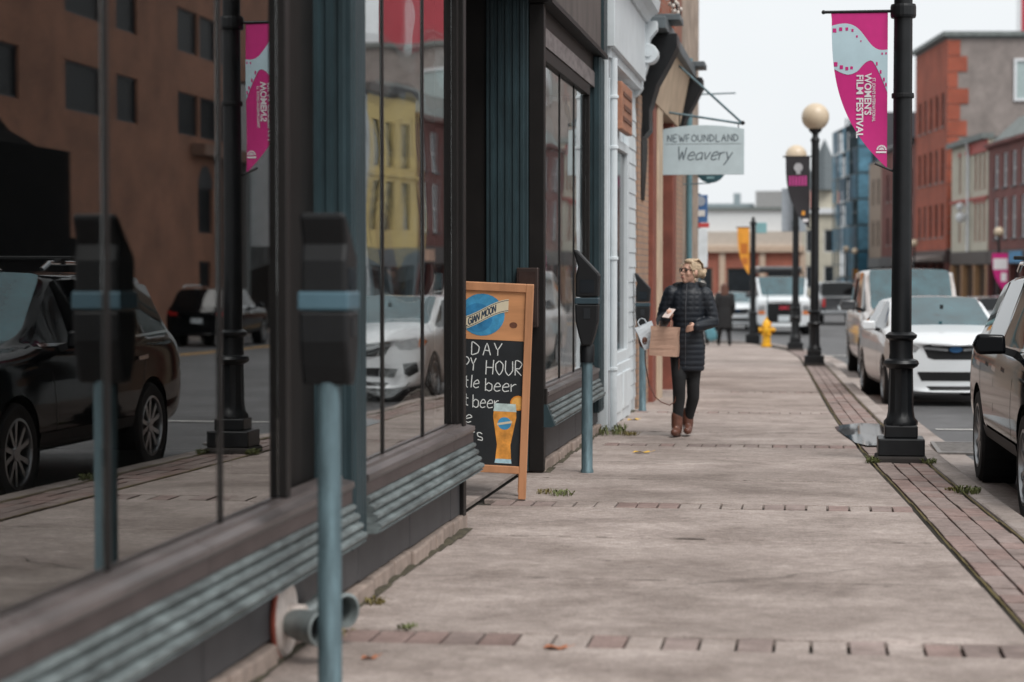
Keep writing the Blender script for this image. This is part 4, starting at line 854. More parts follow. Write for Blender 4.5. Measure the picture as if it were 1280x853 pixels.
mt = make_meter(); mt.location = (-1.725, 16.06, gz(16.06)); mt['label'] = 'black parking meter on a blue-grey post beside the chalkboard sign'
for x, y, a, lb, s in ((-1.705, 7.25, pi * .5, 'black parking meter in front of the teal pilaster between display windows', 1.), (-1.95, 24.2, 0., 'black parking meter at the white shop next to the walking woman', .93)):
    c = copy_tree(mt); c.location = (x, y, gz(y)); c.rotation_euler.z = a; c.scale = (s, s, s); c['label'] = lb
    if y < 10:      # an older, squatter head straight on its post
        for ch in list(c.children):
            nm = ch.name.split('.')[0]
            if nm == 'sleeve': bpy.data.objects.remove(ch)
            elif nm == 'post': ch.scale.z = 1.26
            else:
                ch.scale = (1.05, 1.18, .82); ch.location.z = .313
                if nm == 'band':
                    ch.material_slots[0].link = 'OBJECT'; ch.material_slots[0].material = M('meter_band_sky_tint', (.08, .15, .19), .4, .2, var=.15); ch.scale.z = 1.35; ch.location.z = 1.425 - 1.336 * 1.35  # brighter copy of the band, the sky's reflection put into its blue colour
# ================================================================== FIRE HYDRANT
t = thing('fire_hydrant', 'yellow fire hydrant with orange cap on the far pavement', 'hydrant', (-1.17, 54.8, gz(54.8)))
m_hyd = M('hydrant_yellow', (.78, .4, .015), .45, var=.1, scale=6); m_hydo = M('hydrant_orange', (.7, .2, .02), .5)
P(MB().lathe([(.13, 0), (.14, .02), (.14, .06), (.11, .07), (.105, .3), (.135, .31), (.135, .35), (.105, .36), (.1, .52), (.13, .53), (.13, .56), (.11, .57), (.1, .64), (.06, .7), (.03, .72), (.03, .78), (.0, .78)], 20), 'barrel', m_hyd, t, smooth=True)
P(MB().lathe([(.055, .08), (.055, .17), (.07, .17), (.07, .2), (.03, .21), (.03, .24)], 14, (0, 0, .45), axis='x'), 'side_outlet', m_hyd, t, smooth=True)
P(MB().lathe([(.055, -.08), (.055, -.17), (.07, -.17), (.07, -.2)], 14, (0, 0, .45), axis='x'), 'side_outlet', m_hyd, t, smooth=True)
P(MB().lathe([(.07, -.08), (.07, -.16), (.085, -.16), (.085, -.2), (.03, -.22)], 16, (0, 0, .45), axis='y'), 'front_outlet', m_hyd, t, smooth=True)
P(MB().lathe([(.03, .05), (.035, .11), (.0, .12)], 12, (.02, 0, .62), axis='x'), 'cap_flag', m_hydo, t, smooth=True)
P(MB().cyl((.02, .12, 0), (.02, .12, 1.55), .012, n=6), 'marker_rod', m_steel, t)
# ================================================================== CHALKBOARD SIGN
t = thing('sandwich_board', 'wooden sandwich board with chalked happy hour list and Belgian Moon logo', 'sandwich board', (-2.265, 14.1, gz(14.1) + .022), R(3))
t.scale = (1.02, 1.02, 1.02)
LEAN = Matrix.Rotation(R(5), 4, 'X') @ Matrix.Rotation(R(2.6), 4, 'Y')      # leans back and a little askew
LB = Matrix.Rotation(R(-14), 4, 'X')
BWd = .66; U = lambda u: u - BWd / 2
def bp(b, n, m, par=t, lean=LEAN, sh=(0, 0, 0), **k):
    b.xf(Matrix.Translation(sh) @ lean); return P(b, n, m, par, **k)
y0 = -.13; S0 = (0, y0, 0)
for u in (0, BWd - .05): bp(MB().box(U(u), U(u + .05), -.022, .022, 0, 1.44), 'leg', m_wood, sh=S0, bevel=.004)
bp(MB().box(U(.05), U(BWd - .05), -.02, .02, 1.385, 1.44), 'top_rail', m_wood, sh=S0, bevel=.004); bp(MB().box(U(.05), U(BWd - .05), -.02, .02, .17, .22), 'bottom_rail', m_wood, sh=S0, bevel=.004)
ch = bp(MB().box(U(.05), U(BWd - .05), -.004, .008, .22, 1.06), 'chalk_panel', m_chalkb, sh=S0)
hd = bp(MB().box(U(.05), U(BWd - .05), -.006, .008, 1.06, 1.385), 'header_panel', M('header_wood', (.58, .27, .12), .45, var=.2, scale=6, stretch=(.2, 1, 1.6)), sh=S0)
FN = lambda o: (lambda u, v: tuple((Matrix.Translation(S0) @ LEAN) @ Vector((U(u), o, v))))
def disc(u, v, ru, rv, o, n=28, a0=0, a1=2 * pi):
    f = FN(o); return MB().add([f(u, v)] + [f(u + ru * cos(a0 + (a1 - a0) * k / n), v + rv * sin(a0 + (a1 - a0) * k / n)) for k in range(n + 1)], [(0, k + 1, k + 2) for k in range(n)])
def polyp(pts, o): f = FN(o); return MB().add([f(u, v) for u, v in pts], [tuple(range(len(pts)))])
LU, LV = .325, 1.225
P(disc(LU, LV, .15, .14, -.0075), 'logo_moon', M('logo_blue', (.05, .27, .48), .5, var=.35, scale=14), hd)
P(disc(LU - .03, LV - .02, .1, .095, -.0082), 'logo_moon', M('logo_blue_deep', (.03, .2, .4), .5, var=.35, scale=14), hd)
rb = lambda s, dv: (LU + .005 + (s - .5) * .335, LV + .045 * sin((s - .5) * 3.2) + .05 * (s - .5) + dv)
f = FN(-.009); b = MB()
for i in range(17):
    s = i / 16; b.v += [f(*rb(s, -.042)), f(*rb(s, .042))]
b.f = [(2 * i, 2 * i + 2, 2 * i + 3, 2 * i + 1) for i in range(16)]
P(b, 'logo_ribbon', M('ribbon_cream', (.66, .58, .42), .6, var=.08), hd)
f9 = FN(-.0096); b = MB()
for dv in (-.036, .032):
    for i in range(16):
        s, s2 = i / 16, (i + 1) / 16; b.add([f9(*rb(s, dv)), f9(*rb(s2, dv)), f9(*rb(s2, dv + .004)), f9(*rb(s, dv + .004))], [(0, 1, 2, 3)])
fnR = lambda u, v: f9(*rb((u - LU) / .335 + .5, v - LV))
e = strokes(b, 'BELGIAN', LU - .155, LV - .023, .05, .0075, fnR, gap=1.7, sx=.58, jit=.1); strokes(b, 'MOON', e + .012, LV - .023, .05, .0075, fnR, gap=1.7, sx=.58, jit=.1)
P(b, 'logo_lettering', M('logo_ink', (.03, .05, .08), .6), hd)
P(disc(.535, 1.165, .026, .02, -.0075), 'wood_knot', M('knot', (.16, .06, .03), .6, var=.4, scale=40), hd)
b = MB(); f = FN(-.0055)
strokes(b, 'ALL', .065, .96, .082, .0065, f, gap=2.4, sx=.85); strokes(b, 'DAY', .265, .955, .085, .0065, f, gap=2.6)
strokes(b, 'HAPPY', .07, .85, .085, .0065, f, gap=2.0, sx=.7); strokes(b, 'HOUR', .365, .83, .095, .0065, f, gap=2.4, sx=.8)
strokes(b, 'bottle', .075, .735, .085, .006, f, gap=2.0, sx=.85); strokes(b, 'beer', .365, .72, .085, .006, f, gap=2.1, sx=.95)
strokes(b, 'craft', .07, .615, .085, .006, f, gap=1.9, sx=.72); strokes(b, 'beer', .285, .605, .085, .006, f, gap=2.1, sx=.8)
strokes(b, 'wine', .09, .50, .085, .006, f, gap=2.2, sx=.9); strokes(b, 'cigars', .085, .385, .085, .006, f, gap=2.2, sx=.9)
P(b, 'chalk_lettering', m_chalk, ch)
gu = .5
gp = [(gu - .055, .235), (gu + .055, .235), (gu + .05, .30), (gu + .045, .36), (gu + .062, .46), (gu + .078, .55), (gu + .07, .635), (gu - .07, .635), (gu - .078, .55), (gu - .062, .46), (gu - .045, .36), (gu - .05, .30)]
P(disc(gu + .085, .645, .052, .05, -.0052), 'orange_slice', M('slice_peel', (.75, .27, .03), .6), ch); P(disc(gu + .085, .645, .042, .04, -.0056), 'orange_slice', M('slice_flesh', (.78, .4, .09), .6, var=.2, scale=40), ch)
P(polyp(gp, -.0060), 'beer_glass', M('beer_orange', (.72, .3, .05), .6, var=.35, scale=16), ch)
P(polyp([(gu - .057, .236), (gu + .057, .236), (gu + .052, .265), (gu - .052, .265)], -.0066), 'glass_foot', M('chalk_blue', (.4, .6, .68), .7, var=.3, scale=20), ch)
P(polyp([(gu - .077, .585), (gu + .077, .585), (gu + .07, .638), (gu - .07, .638)], -.0066), 'beer_foam', M('chalk_foam', (.5, .62, .6), .7, var=.3, scale=20), ch)
P(disc(gu, .505, .045, .042, -.0066), 'glass_logo', MATS['logo_blue'], ch); P(polyp([(gu - .05, .49), (gu + .05, .51), (gu + .05, .525), (gu - .05, .505)], -.0071), 'glass_logo_ribbon', MATS['ribbon_cream'], ch)
SB = (-.025, .12, .012)
for u in (0, BWd - .05): bp(MB().box(U(u), U(u + .05), -.02, .02, 0, 1.38), 'rear_leg', m_wood, lean=LB @ Matrix.Rotation(R(2.2), 4, 'Y') if False else Matrix.Rotation(R(-3.5), 4, 'X') @ Matrix.Rotation(R(2.2), 4, 'Y'), sh=SB, bevel=.004)
bp(MB().box(U(.05), U(BWd - .05), -.004, .006, .2, 1.36), 'rear_panel', m_chalkb, lean=Matrix.Rotation(R(-3.5), 4, 'X') @ Matrix.Rotation(R(2.2), 4, 'Y'), sh=SB)
b = MB()
for k in range(12):
    s = k / 12; b.ball((U(.08), -.06 + .2 * s, .2 - .1 * sin(pi * s)), (.006, .011, .011), 8, 5)
P(b, 'chain', m_chrome, t, smooth='all')
# ================================================================== WEEDS AND LEAVES
def weed(label, x, y, r, h, n, seed, mat=m_leaf, grp='weeds growing in the pavement joints'):
    q = random.Random(seed); b = MB()
    for k in range(n):
        a = q.uniform(0, 2 * pi); rr = r * sqrt(q.random()); l = h * q.uniform(.4, 1.1); w_ = q.uniform(.003, .007) + r * .012; l *= .8
        bx, by = rr * cos(a), rr * sin(a) * 1.3; la = q.uniform(0, 2 * pi); lean_ = q.uniform(.3, 1.1)
        tip = (bx + cos(la) * l * lean_, by + sin(la) * l * lean_, l * q.uniform(.35, .9)); mid = (bx + cos(la) * l * lean_ * .45, by + sin(la) * l * lean_ * .45, l * .62)
        px, py = -sin(la) * w_, cos(la) * w_
        b.add([(bx - px * .4, by - py * .4, 0), (bx + px * .4, by + py * .4, 0), (mid[0] + px, mid[1] + py, mid[2]), (mid[0] - px, mid[1] - py, mid[2]), tip], [(0, 1, 2, 3), (3, 2, 4)])
    o = P(b, 'weed', mat); o.location = (x, y, gz(y)); return tag(o, label, 'weed', grp)
m_leaf2 = M('dry_weed', (.16, .13, .045), .8, var=.5, scale=30)
weed('green weed at the foot of the teal corner pilaster', -1.95, 20.1, .16, .16, 90, 1); weed('dry weed spreading from the teal corner pilaster', -1.74, 20.0, .09, .07, 70, 2, m_leaf2)
weed('low green weed tuft between chalkboard sign and meter', -1.72, 14.35, .08, .07, 60, 3); weed('low weed tuft beside the chalkboard sign leg', -1.85, 14.45, .06, .06, 40, 4, m_leaf2)
weed('green weed at the left corner of the banner lamp footing', .5, 17.28, .06, .09, 60, 5); weed('green weed at the kerb corner of the banner lamp footing', .955, 17.3, .06, .07, 60, 6)
weed('leafy weed growing in the kerb joint', 1.09, 14.9, .1, .09, 110, 7); weed('dry weed flat in the kerb joint', 1.0, 15.1, .05, .04, 60, 8, m_leaf2)
weed('small weed at the wall foot by the hose inlet', -2.0, 8.55, .07, .06, 60, 9, m_leaf2); weed('tiny weed at the end of the brick course', -1.72, 8.75, .05, .035, 40, 10, m_leaf); weed('dry grass along the shop wall', -2.0, 9.4, .05, .05, 50, 11, m_leaf2)
def leaf(label, x, y, s, mat, a, grp=None):
    b = MB(); n = 10; ring = [(s * cos(2 * pi * k / n) * (1 + .25 * (k % 2)), .62 * s * sin(2 * pi * k / n) * (1 + .25 * (k % 2)), .012 + .008 * sin(k * 2.1)) for k in range(n)]
    b.add(ring + [(0, 0, .006)], [(k, (k + 1) % n, n) for k in range(n)]).cyl((s, 0, .01), (s * 1.7, .1 * s, .02), .0015, n=4)
    o = P(b, 'fallen_leaf', mat); o.location = (x, y, gz(y) + .001); o.rotation_euler.z = a; tag(o, label, 'leaf', grp); return o
leaf('yellow fallen leaf on the slab beyond the meter', -1.45, 17.95, .07, m_leafy, .3); leaf('reddish fallen leaf lying on the brick course', -1.02, 8.33, .045, m_leafr, .1)
leaf('yellow fallen leaf near the white shop', -1.9, 22.4, .07, m_leafy, .8); leaf('small dark dry leaf on the slab near the hose inlet', -1.72, 8.0, .03, m_leafr, .5)
for k in range(14):
    o = leaf('brown leaf in the gutter drift beside the black car', 1.42 + rp_.uniform(-.14, .16), 14.2 + rp_.uniform(-.35, .35), .045, rp_.choice((m_leafr, m_leafr, m_leafy)), rp_.uniform(0, 6), 'leaves drifted in the gutter'); o.location.z = gz(o.location.y) - .112
# ================================================================== VEHICLES
def stations(L, hw, zb, zn, zh, zc, zbelt, zr, yc, yh, yb, ycp, yq, ytb, wr, ztb=None, tail=.0, nose=.8):
    """nose -> tail rows: (y, width scale, bottom, belt(w,z), window top(w,z), roof edge(w,z), centre z)"""
    f, r = -L / 2, L / 2; ztb = ztb or zbelt + .04
    w6 = wr + .075
    S = [(f, nose, zb + .03, (hw * .74, zn - .04), (hw * .6, zn - .015), (hw * .48, zn - .01), zn),
         (f + .16, .95, zb, (hw * .88, zn + (zh - zn) * .5), (hw * .72, zn + (zh - zn) * .72), (hw * .58, zn + (zh - zn) * .78), zn + (zh - zn) * .85),
         ((f + yc) / 2 - .05, 1., zb, (hw * .92, zh - .03), (hw * .78, zh + .0), (hw * .64, zh + .01), zh + .03),
         (yc, 1., zb, (hw * .915, zc - .05), (hw * .845, zc - .01), (hw * .76, zc + .005), zc + .025),
         (yh, 1., zb, (hw * .925, zbelt), (w6, zr - .085), (wr, zr - .03), zr - .005),
         (yb, 1., zb, (hw * .93, zbelt + .01), (w6 + .008, zr - .075), (wr + .005, zr - .018), zr + .005),
         (yb + .1, 1., zb, (hw * .93, zbelt + .01), (w6 + .008, zr - .075), (wr + .005, zr - .018), zr + .005),
         (ycp, 1., zb, (hw * .925, zbelt + .02), (w6, zr - .09), (wr - .005, zr - .03), zr - .005),
         (ycp + .12, 1., zb, (hw * .92, zbelt + .025), (w6 - .003, zr - .095), (wr - .008, zr - .034), zr - .01),
         (yq, .995, zb + .02, (hw * .905, zbelt + .035), (w6 - .03, zr - .13), (wr - .03, zr - .06), zr - .03),
         (ytb, .97, zb + .05, (hw * .88, ztb), (hw * .8, ztb + .015), (hw * .7, ztb + .02), ztb + .035),
         (r - .06, .93, zb + .06, (hw * .84, ztb - .09 - tail), (hw * .74, ztb - .075 - tail), (hw * .6, ztb - .07 - tail), ztb - .06 - tail),
         (r, .84, zb + .1, (hw * .76, ztb - .16 - tail), (hw * .62, ztb - .15 - tail), (hw * .5, ztb - .145 - tail), ztb - .14 - tail)]
    return S
def body_meshes(S, hw, sweep=.2, arches=(), rt=.33, side=((3, 4), (4, 5), (6, 7), (8, 9)), rear=(9, 10), zmid=None):
    n = len(S); rings = []; f = S[0][0]
    for i, (y, ws, zb, p5, p6, p7, z8) in enumerate(S):
        zm = zb + (p5[1] - zb) * .45; z4 = p5[1] - .09
        pts = [(0, zb), (hw * ws * .84, zb), (hw * ws * .965, zb + .07), (hw * ws, zm), (hw * ws * .985, z4), p5, p6, p7, (0, z8)]
        k = sweep * max(0, 1 - i / 4.5) if i < 5 else (-.12 if i >= n - 3 else 0)
        row = [(x, y + k * (x / hw) ** 2, z) for x, z in pts]
        if i == 0: row = [(x, yy + (.05 if j <= 1 else .03 if j == 2 else 0 if j < 5 else .03), z) for j, (x, yy, z) in enumerate(row)]
        rings.append(row)
    vs = []; fs = []; mi = []
    for row in rings: vs += row + [(-x, y, z) for x, y, z in row[7:0:-1]]
    m = 16
    for i in range(n - 1):
        for j in range(m):
            a = i * m; fs.append((a + j, a + (j + 1) % m, a + m + (j + 1) % m, a + m + j)); q = 0
            if (i, i + 1) in side and j in (5, 10): q = 2
            if (i, i + 1) == (3, 4) and j in (7, 8): q = 1
            if (i, i + 1) == rear and j in (7, 8): q = 3
            mi.append(q)
    for a in (0, (n - 1) * m):
        for j in range(8):
            q = [a + j, a + j + 1, a + (m - j - 1) % m, a + (m - j) % m]
            q = list(dict.fromkeys(q)); fs.append(tuple(q)); mi.append(0)
    me = bpy.data.meshes.new('body'); me.from_pydata(vs, [], fs)
    for _ in range(4): me.materials.append(m_black)
    me.polygons.foreach_set('material_index', mi)
    bm = bmesh.new(); bm.from_mesh(me); bmesh.ops.recalc_face_normals(bm, faces=bm.faces)
    cl = bm.edges.layers.float.get('crease_edge') or bm.edges.layers.float.new('crease_edge')
    for e in bm.edges:
        ms = {fc.material_index for fc in e.link_faces}
        if len(ms) > 1: e[cl] = 1.
    vl = bm.verts.layers.float.get('crease_vert') or bm.verts.layers.float.new('crease_vert')
    for v in bm.verts:
        if len({fc.material_index for fc in v.link_faces}) > 1 and abs(v.co.x) > .05: v[vl] = .72
    bm.to_mesh(me); bm.free()
    o = bpy.data.objects.new('tmp', me); COL.objects.link(o)
    s = o.modifiers.new('s', 'SUBSURF'); s.levels = 3; s.render_levels = 3
    full = evalmesh(o); tmp = []
    for ya in arches:
        for sg_ in (-1, 1):
            c = link('cut', MB().cyl((sg_ * (hw - .27), ya, rt), (sg_ * (hw + .3), ya, rt), rt + .055, n=40).mesh('cut')); tmp.append(c)
            bo = o.modifiers.new('b', 'BOOLEAN'); bo.operation = 'DIFFERENCE'; bo.object = c; bo.solver = 'EXACT'
    me2 = evalmesh(o)
    for c in tmp: kill(c)
    kill(o)
    bm = bmesh.new(); bm.from_mesh(full); bv = BVHTree.FromBMesh(bm); bm.free()
    parts = {}
    for idx in range(4):
        bm = bmesh.new(); bm.from_mesh(me2)
        bmesh.ops.delete(bm, geom=[fc for fc in bm.faces if fc.material_index != idx], context='FACES')
        isl = []
        if idx != 2: isl = [bm]
        else:
            seen = set(); groups = []
            for fc in bm.faces:
                if fc in seen: continue
                st = [fc]; seen.add(fc); g = []
                while st:
                    q = st.pop(); g.append(q.index)
                    for e in q.edges:
                        for o2 in e.link_faces:
                            if o2 not in seen: seen.add(o2); st.append(o2)
                groups.append(set(g))
            bm.faces.index_update()
            for g in groups:
                b2 = bm.copy(); b2.faces.ensure_lookup_table(); b2.faces.index_update()
                bmesh.ops.delete(b2, geom=[fc for fc in b2.faces if fc.index not in g], context='FACES'); isl.append(b2)
        res = []
        for b2 in isl:
            mm = bpy.data.meshes.new('part'); b2.to_mesh(mm); res.append(mm)
            for p in mm.polygons: p.material_index = 0
        parts[idx] = res
    bpy.data.meshes.remove(me2); return parts, bv
DIRS = {'front': (Vector((0, -1, 0)), 0), 'rear': (Vector((0, 1, 0)), 1), 'right': (Vector((1, 0, 0)), 2), 'left': (Vector((-1, 0, 0)), 3)}
def patch(bv, outline, face, off=.006, cuts=3, th=.008):
    bm = bmesh.new()
    vs = [bm.verts.new((u, 0, v)) for u, v in outline]; bm.faces.new(vs)
    bmesh.ops.triangulate(bm, faces=bm.faces[:]); bmesh.ops.subdivide_edges(bm, edges=bm.edges[:], cuts=cuts, use_grid_fill=True); bmesh.ops.triangulate(bm, faces=bm.faces[:])
    nrm = DIRS[face][0]; top = []
    for v in bm.verts:
        u, w_ = v.co.x, v.co.z
        o = Vector((u, 0, w_)) if face in ('front', 'rear') else Vector((0, u, w_))
        hit = bv.ray_cast(o + nrm * 6, -nrm)
        if hit[0] is None or hit[0].dot(nrm) < .05:
            h2 = bv.find_nearest(o + nrm * 2.2 if face in ('front', 'rear') else o + nrm * .9); p = h2[0] + h2[1] * off
        else: p = hit[0] + nrm * off
        v.co = p
    bmesh.ops.recalc_face_normals(bm, faces=bm.faces)
    if bm.faces and sum((fc.normal for fc in bm.faces), Vector()).dot(nrm) < 0: bmesh.ops.reverse_faces(bm, faces=bm.faces[:])
    me = bpy.data.meshes.new('patch'); bm.to_mesh(me); bm.free(); return me
def add_patch(bv, outline, face, name, mat, root, off=.006, cuts=3, both=False):
    r = []
    for s in ((1, -1) if both else (1,)):
        ol = [(u * s, v) for u, v in outline] if face in ('front', 'rear') else outline
        fc = face if face in ('front', 'rear') or s == 1 else {'left': 'right', 'right': 'left'}[face]
        r.append(link(name, patch(bv, ol, fc, off, cuts), mat, root, smooth='all'))
    return r
def strip(pts, w_):
    """outline polygons for a thin line"""
    out = []
    for (a, b_), (c, d) in zip(pts, pts[1:]):
        L = sqrt((c - a) ** 2 + (d - b_) ** 2); nx, ny = -(d - b_) / L * w_ / 2, (c - a) / L * w_ / 2
        out.append([(a - nx, b_ - ny), (c - nx, d - ny), (c + nx, d + ny), (a + nx, b_ + ny)])
    return out
def make_wheel(rt, wt=.2):
    tr = MB().lathe([(rt * .66, -wt / 2 + .01), (rt * .72, -wt / 2 - .005), (rt * .93, -wt / 2), (rt, -wt / 2 + .03), (rt, wt / 2 - .03), (rt * .93, wt / 2), (rt * .72, wt / 2 + .005), (rt * .66, wt / 2 - .01)], 40, axis='x', caps=False).mesh('tyre')
    b = MB().lathe([(rt * .70, -.02), (rt * .70, wt / 2), (rt * .64, wt / 2 + .002), (rt * .62, wt / 2 - .03), (rt * .62, -.02)], 40, axis='x', caps=False)
    b.lathe([(.001, wt / 2 - .012), (rt * .14, wt / 2 - .012), (rt * .17, wt / 2 - .03), (rt * .17, 0)], 20, axis='x', caps=False)
    for k in range(5):
        for d in (-.16, .16):
            a = 2 * pi * k / 5 + d; a1 = 2 * pi * k / 5 + d * 1.7
            p0 = Vector((wt / 2 - .02, rt * .13 * cos(a), rt * .13 * sin(a))); p1 = Vector((wt / 2 - .012, rt * .64 * cos(a1), rt * .64 * sin(a1))); q = Vector((0, -sin(a), cos(a))) * rt * .045
            b.add([p0 - q, p0 + q, p1 + q * 1.2, p1 - q * 1.2, p0 - q - Vector((.03, 0, 0)), p0 + q - Vector((.03, 0, 0)), p1 + q * 1.2 - Vector((.03, 0, 0)), p1 - q * 1.2 - Vector((.03, 0, 0))], [(0, 1, 2, 3), (0, 4, 5, 1), (1, 5, 6, 2), (2, 6, 7, 3), (3, 7, 4, 0)])
    dk = MB().lathe([(.001, -.03), (rt * .66, -.03)], 30, axis='x', caps=False).mesh('brake')
    return tr, b.mesh('wheel'), dk
def car(name, label, cat, sp, hw, paint, loc, rz, arches, rt=.33, sweep=.2, group=None, glass=None, sideglass=None, **kw):
    t = thing(name, label, cat, loc, rz, group)
    pa, bv = body_meshes(sp, hw, sweep, arches, rt, **kw)
    body = link('body', pa[0][0], paint, t, smooth='all')
    pa[0][0].set_sharp_from_angle(angle=R(50))
    if pa[1] and len(pa[1][0].polygons): link('windshield', pa[1][0], glass or m_cglass, t, smooth='all')
    for g in pa[2]: link('side_window', g, sideglass or m_cglassd, t, smooth='all')
    if pa[3] and len(pa[3][0].polygons): link('rear_window', pa[3][0], m_cglassd, t, smooth='all')
    tr, wh, dk = make_wheel(rt)
    for ya in arches:
        for s in (1, -1):
            w_ = link('wheel', wh, m_alu, t, smooth=True); w_.location = (s * (hw - .115), ya, rt); w_.rotation_euler = (0, 0, 0 if s > 0 else pi)
            link('tyre', tr, m_rubber, w_, smooth=True); link('brake_disc', dk, m_plas, w_)
            P(MB().lathe([(rt + .054, -.02), (rt + .054, .24)], 32, axis='x', caps=False), 'wheel_arch', m_plas, t).location = (s * (hw - .27) - (.24 if s < 0 else 0) + (0 if s > 0 else .02), ya, rt)
    return t, bv
def mirror(t, hw, y, z, mat, big=1.):
    for s in (1, -1):
        b = MB(); b.prism([(s * (hw + .02), z - .055 * big), (s * (hw + .2 * big), z - .06 * big), (s * (hw + .235 * big), z), (s * (hw + .2 * big), z + .075 * big), (s * (hw + .03), z + .07 * big)], y - .045, y + .05)
        m = link('mirror', b.mesh('mirror'), mat, t, smooth=True, bevel=.025, seg=3)
        P(MB().box(*sorted((s * (hw + .035), s * (hw + .2 * big))), y + .051, y + .056, z - .04 * big, z + .055 * big), 'mirror_glass', m_cglassd, m)
        P(MB().prism([(s * (hw - .1), z - .11), (s * (hw - .1), z - .05), (s * (hw + .07), z - .0), (s * (hw + .07), z - .05)], y - .02, y + .03), 'mirror_arm', m_plas, m)
def plate(bv, t, z, face, mat, w_=.15, h=.075): add_patch(bv, [(-w_, z - h), (w_, z - h), (w_, z + h), (-w_, z + h)], face, 'number_plate', mat, t, .012, 1)
m_pwhite = M('paint_white', (.66, .69, .71), .35, var=.02, coat=.8); m_pblack = M('paint_black', (.005, .0055, .0065), .07, var=0, coat=0., spec=.2); m_psilver = M('paint_silver', (.47, .43, .41), .35, .3, var=.03, coat=.8)
m_pdark = M('paint_charcoal', (.03, .032, .036), .3, var=0, coat=1.); m_lamp = M('headlamp_glass', (.3, .31, .32), .08, .3, var=.3, scale=9, spec=.8); m_amber = M('amber_lens', (.6, .18, .05), .2, var=.1); m_redl = M('red_lens', (.4, .02, .02), .15, var=.1); m_plate = M('plate_white', (.6, .65, .68), .5, var=.05)
m_bluee = M('emblem_blue', (.05, .16, .35), .2, .3, var=0)
HEAD = R(1.7)
# --- white hatchback
sp = stations(4.46, .8875, .2, .84, 1.0, 1.07, 1.02, 1.475, -.95, -.12, .25, 1.08, 1.58, 2.03, .56)
hb_loc = (1.72, 27.9 + 2.2, gz(30) - .125)
hatch, bv = car('parked_car', 'white hatchback parked facing the camera behind the banner lamp', 'car', sp, .8875, m_pwhite, hb_loc, R(4.6), (-1.35, 1.32), .325, sweep=.26, group='cars parked along the near kerb')
add_patch(bv, [(-.43, .84), (-.3, .865), (.3, .865), (.43, .84), (.36, .68), (.28, .655), (-.28, .655), (-.36, .68)], 'front', 'grille', m_plas, hatch, .005)
add_patch(bv, [(-.42, .83), (-.1, .80), (-.1, .765), (-.4, .79)], 'front', 'grille_bar', m_chrome, hatch, .02, both=True)
add_patch(bv, [(-.09, .79)] + [(.09 * cos(a * pi / 6 + pi), .79 + .042 * sin(a * pi / 6 + pi)) for a in range(1, 12)], 'front', 'emblem', m_bluee, hatch, .03)
add_patch(bv, [(.47, .81), (.56, .86), (.76, .90), (.84, .86), (.82, .78), (.66, .735), (.52, .75)], 'front', 'headlight', m_lamp, hatch, .006, both=True)
add_patch(bv, [(.76, .885), (.835, .855), (.815, .785), (.75, .77)], 'front', 'turn_signal', m_amber, hatch, .013, both=True)
add_patch(bv, [(-.5, .49), (.5, .49), (.44, .37), (-.44, .37)], 'front', 'lower_intake', m_plas, hatch, .005)
add_patch(bv, [(.56, .56), (.74, .58), (.77, .44), (.66, .38), (.58, .42)], 'front', 'fog_lamp_recess', m_plas, hatch, .005, both=True)
add_patch(bv, [(-.68, .30), (.68, .30), (.62, .245), (-.62, .245)], 'front', 'chin', m_plas, hatch, .004)
mirror(hatch, .86, -.52, 1.06, m_pwhite)
for pl in strip([(-.72, 1.0), (-.66, .6), (-.62, .32)], .012) + strip([(.3, 1.02), (.3, .32)], .012) + strip([(1.15, .98), (1.0, .55), (.98, .32)], .012): add_patch(bv, pl, 'left', 'door_seam', m_plas, hatch, .002, 2, both=True)
for y in (.12, .98): add_patch(bv, [(y - .09, .86), (y + .09, .865), (y + .09, .895), (y - .09, .89)], 'left', 'door_handle', m_pwhite, hatch, .03, 1, both=True)
P(MB().box(-.02, .02, -.75, -.7, 1.3, 1.36), 'rear_view_mirror', m_plas, hatch)
# --- black crossover at the kerb
sp = stations(4.85, .955, .3, .98, 1.1, 1.16, 1.1, 1.7, -.98, -.25, .3, 1.3, 2.0, 2.32, .62)
suv_loc = (2.31, 15.75, gz(15.7) - .125)
suv, bv = car('parked_suv', 'black crossover parked at the kerb beside the banner lamp', 'car', sp, .955, m_pblack, suv_loc, HEAD, (-1.42, 1.40), .37, sweep=.24, group='cars parked along the near kerb')
add_patch(bv, [(.5, .9), (.62, .97), (.88, 1.02), (.9, .94), (.74, .86), (.56, .84)], 'front', 'headlight', m_lamp, suv, .006, both=True)
add_patch(bv, [(-.5, .86), (.5, .86), (.56, .74), (.4, .58), (-.4, .58), (-.56, .74)], 'front', 'grille', m_plas, suv, .005); add_patch(bv, [(-.5, .815), (.5, .815), (.5, .79), (-.5, .79)], 'front', 'grille_bar', m_chrome, suv, .02)
add_patch(bv, [(-.6, .5), (.6, .5), (.52, .38), (-.52, .38)], 'front', 'lower_intake', m_plas, suv, .005); plate(bv, suv, .45, 'front', m_plate)
for pl in strip([(-.8, 1.08), (-.72, .6), (-.66, .42)], .012) + strip([(.33, 1.1), (.33, .42)], .012) + strip([(1.32, 1.08), (1.1, .62), (1.06, .42)], .012): add_patch(bv, pl, 'left', 'door_seam', m_plas, suv, .002, 2, both=True)
for y in (.1, 1.12): add_patch(bv, [(y - .11, .945), (y + .11, .955), (y + .11, .99), (y - .11, .98)], 'left', 'door_handle', m_chrome, suv, .035, 1, both=True)
for pl in strip([(-.85, 1.135), (-.2, 1.125), (1.0, 1.14), (2.0, 1.165)], .022): add_patch(bv, pl, 'left', 'window_trim', m_chrome, suv, .006, 3, both=True)
for pl in strip([(-1.0, .44), (.98, .44)], .09): add_patch(bv, pl, 'left', 'sill_cladding', m_plas, suv, .012, 4, both=True)
mirror(suv, .93, -.5, 1.16, m_pblack, 1.1)
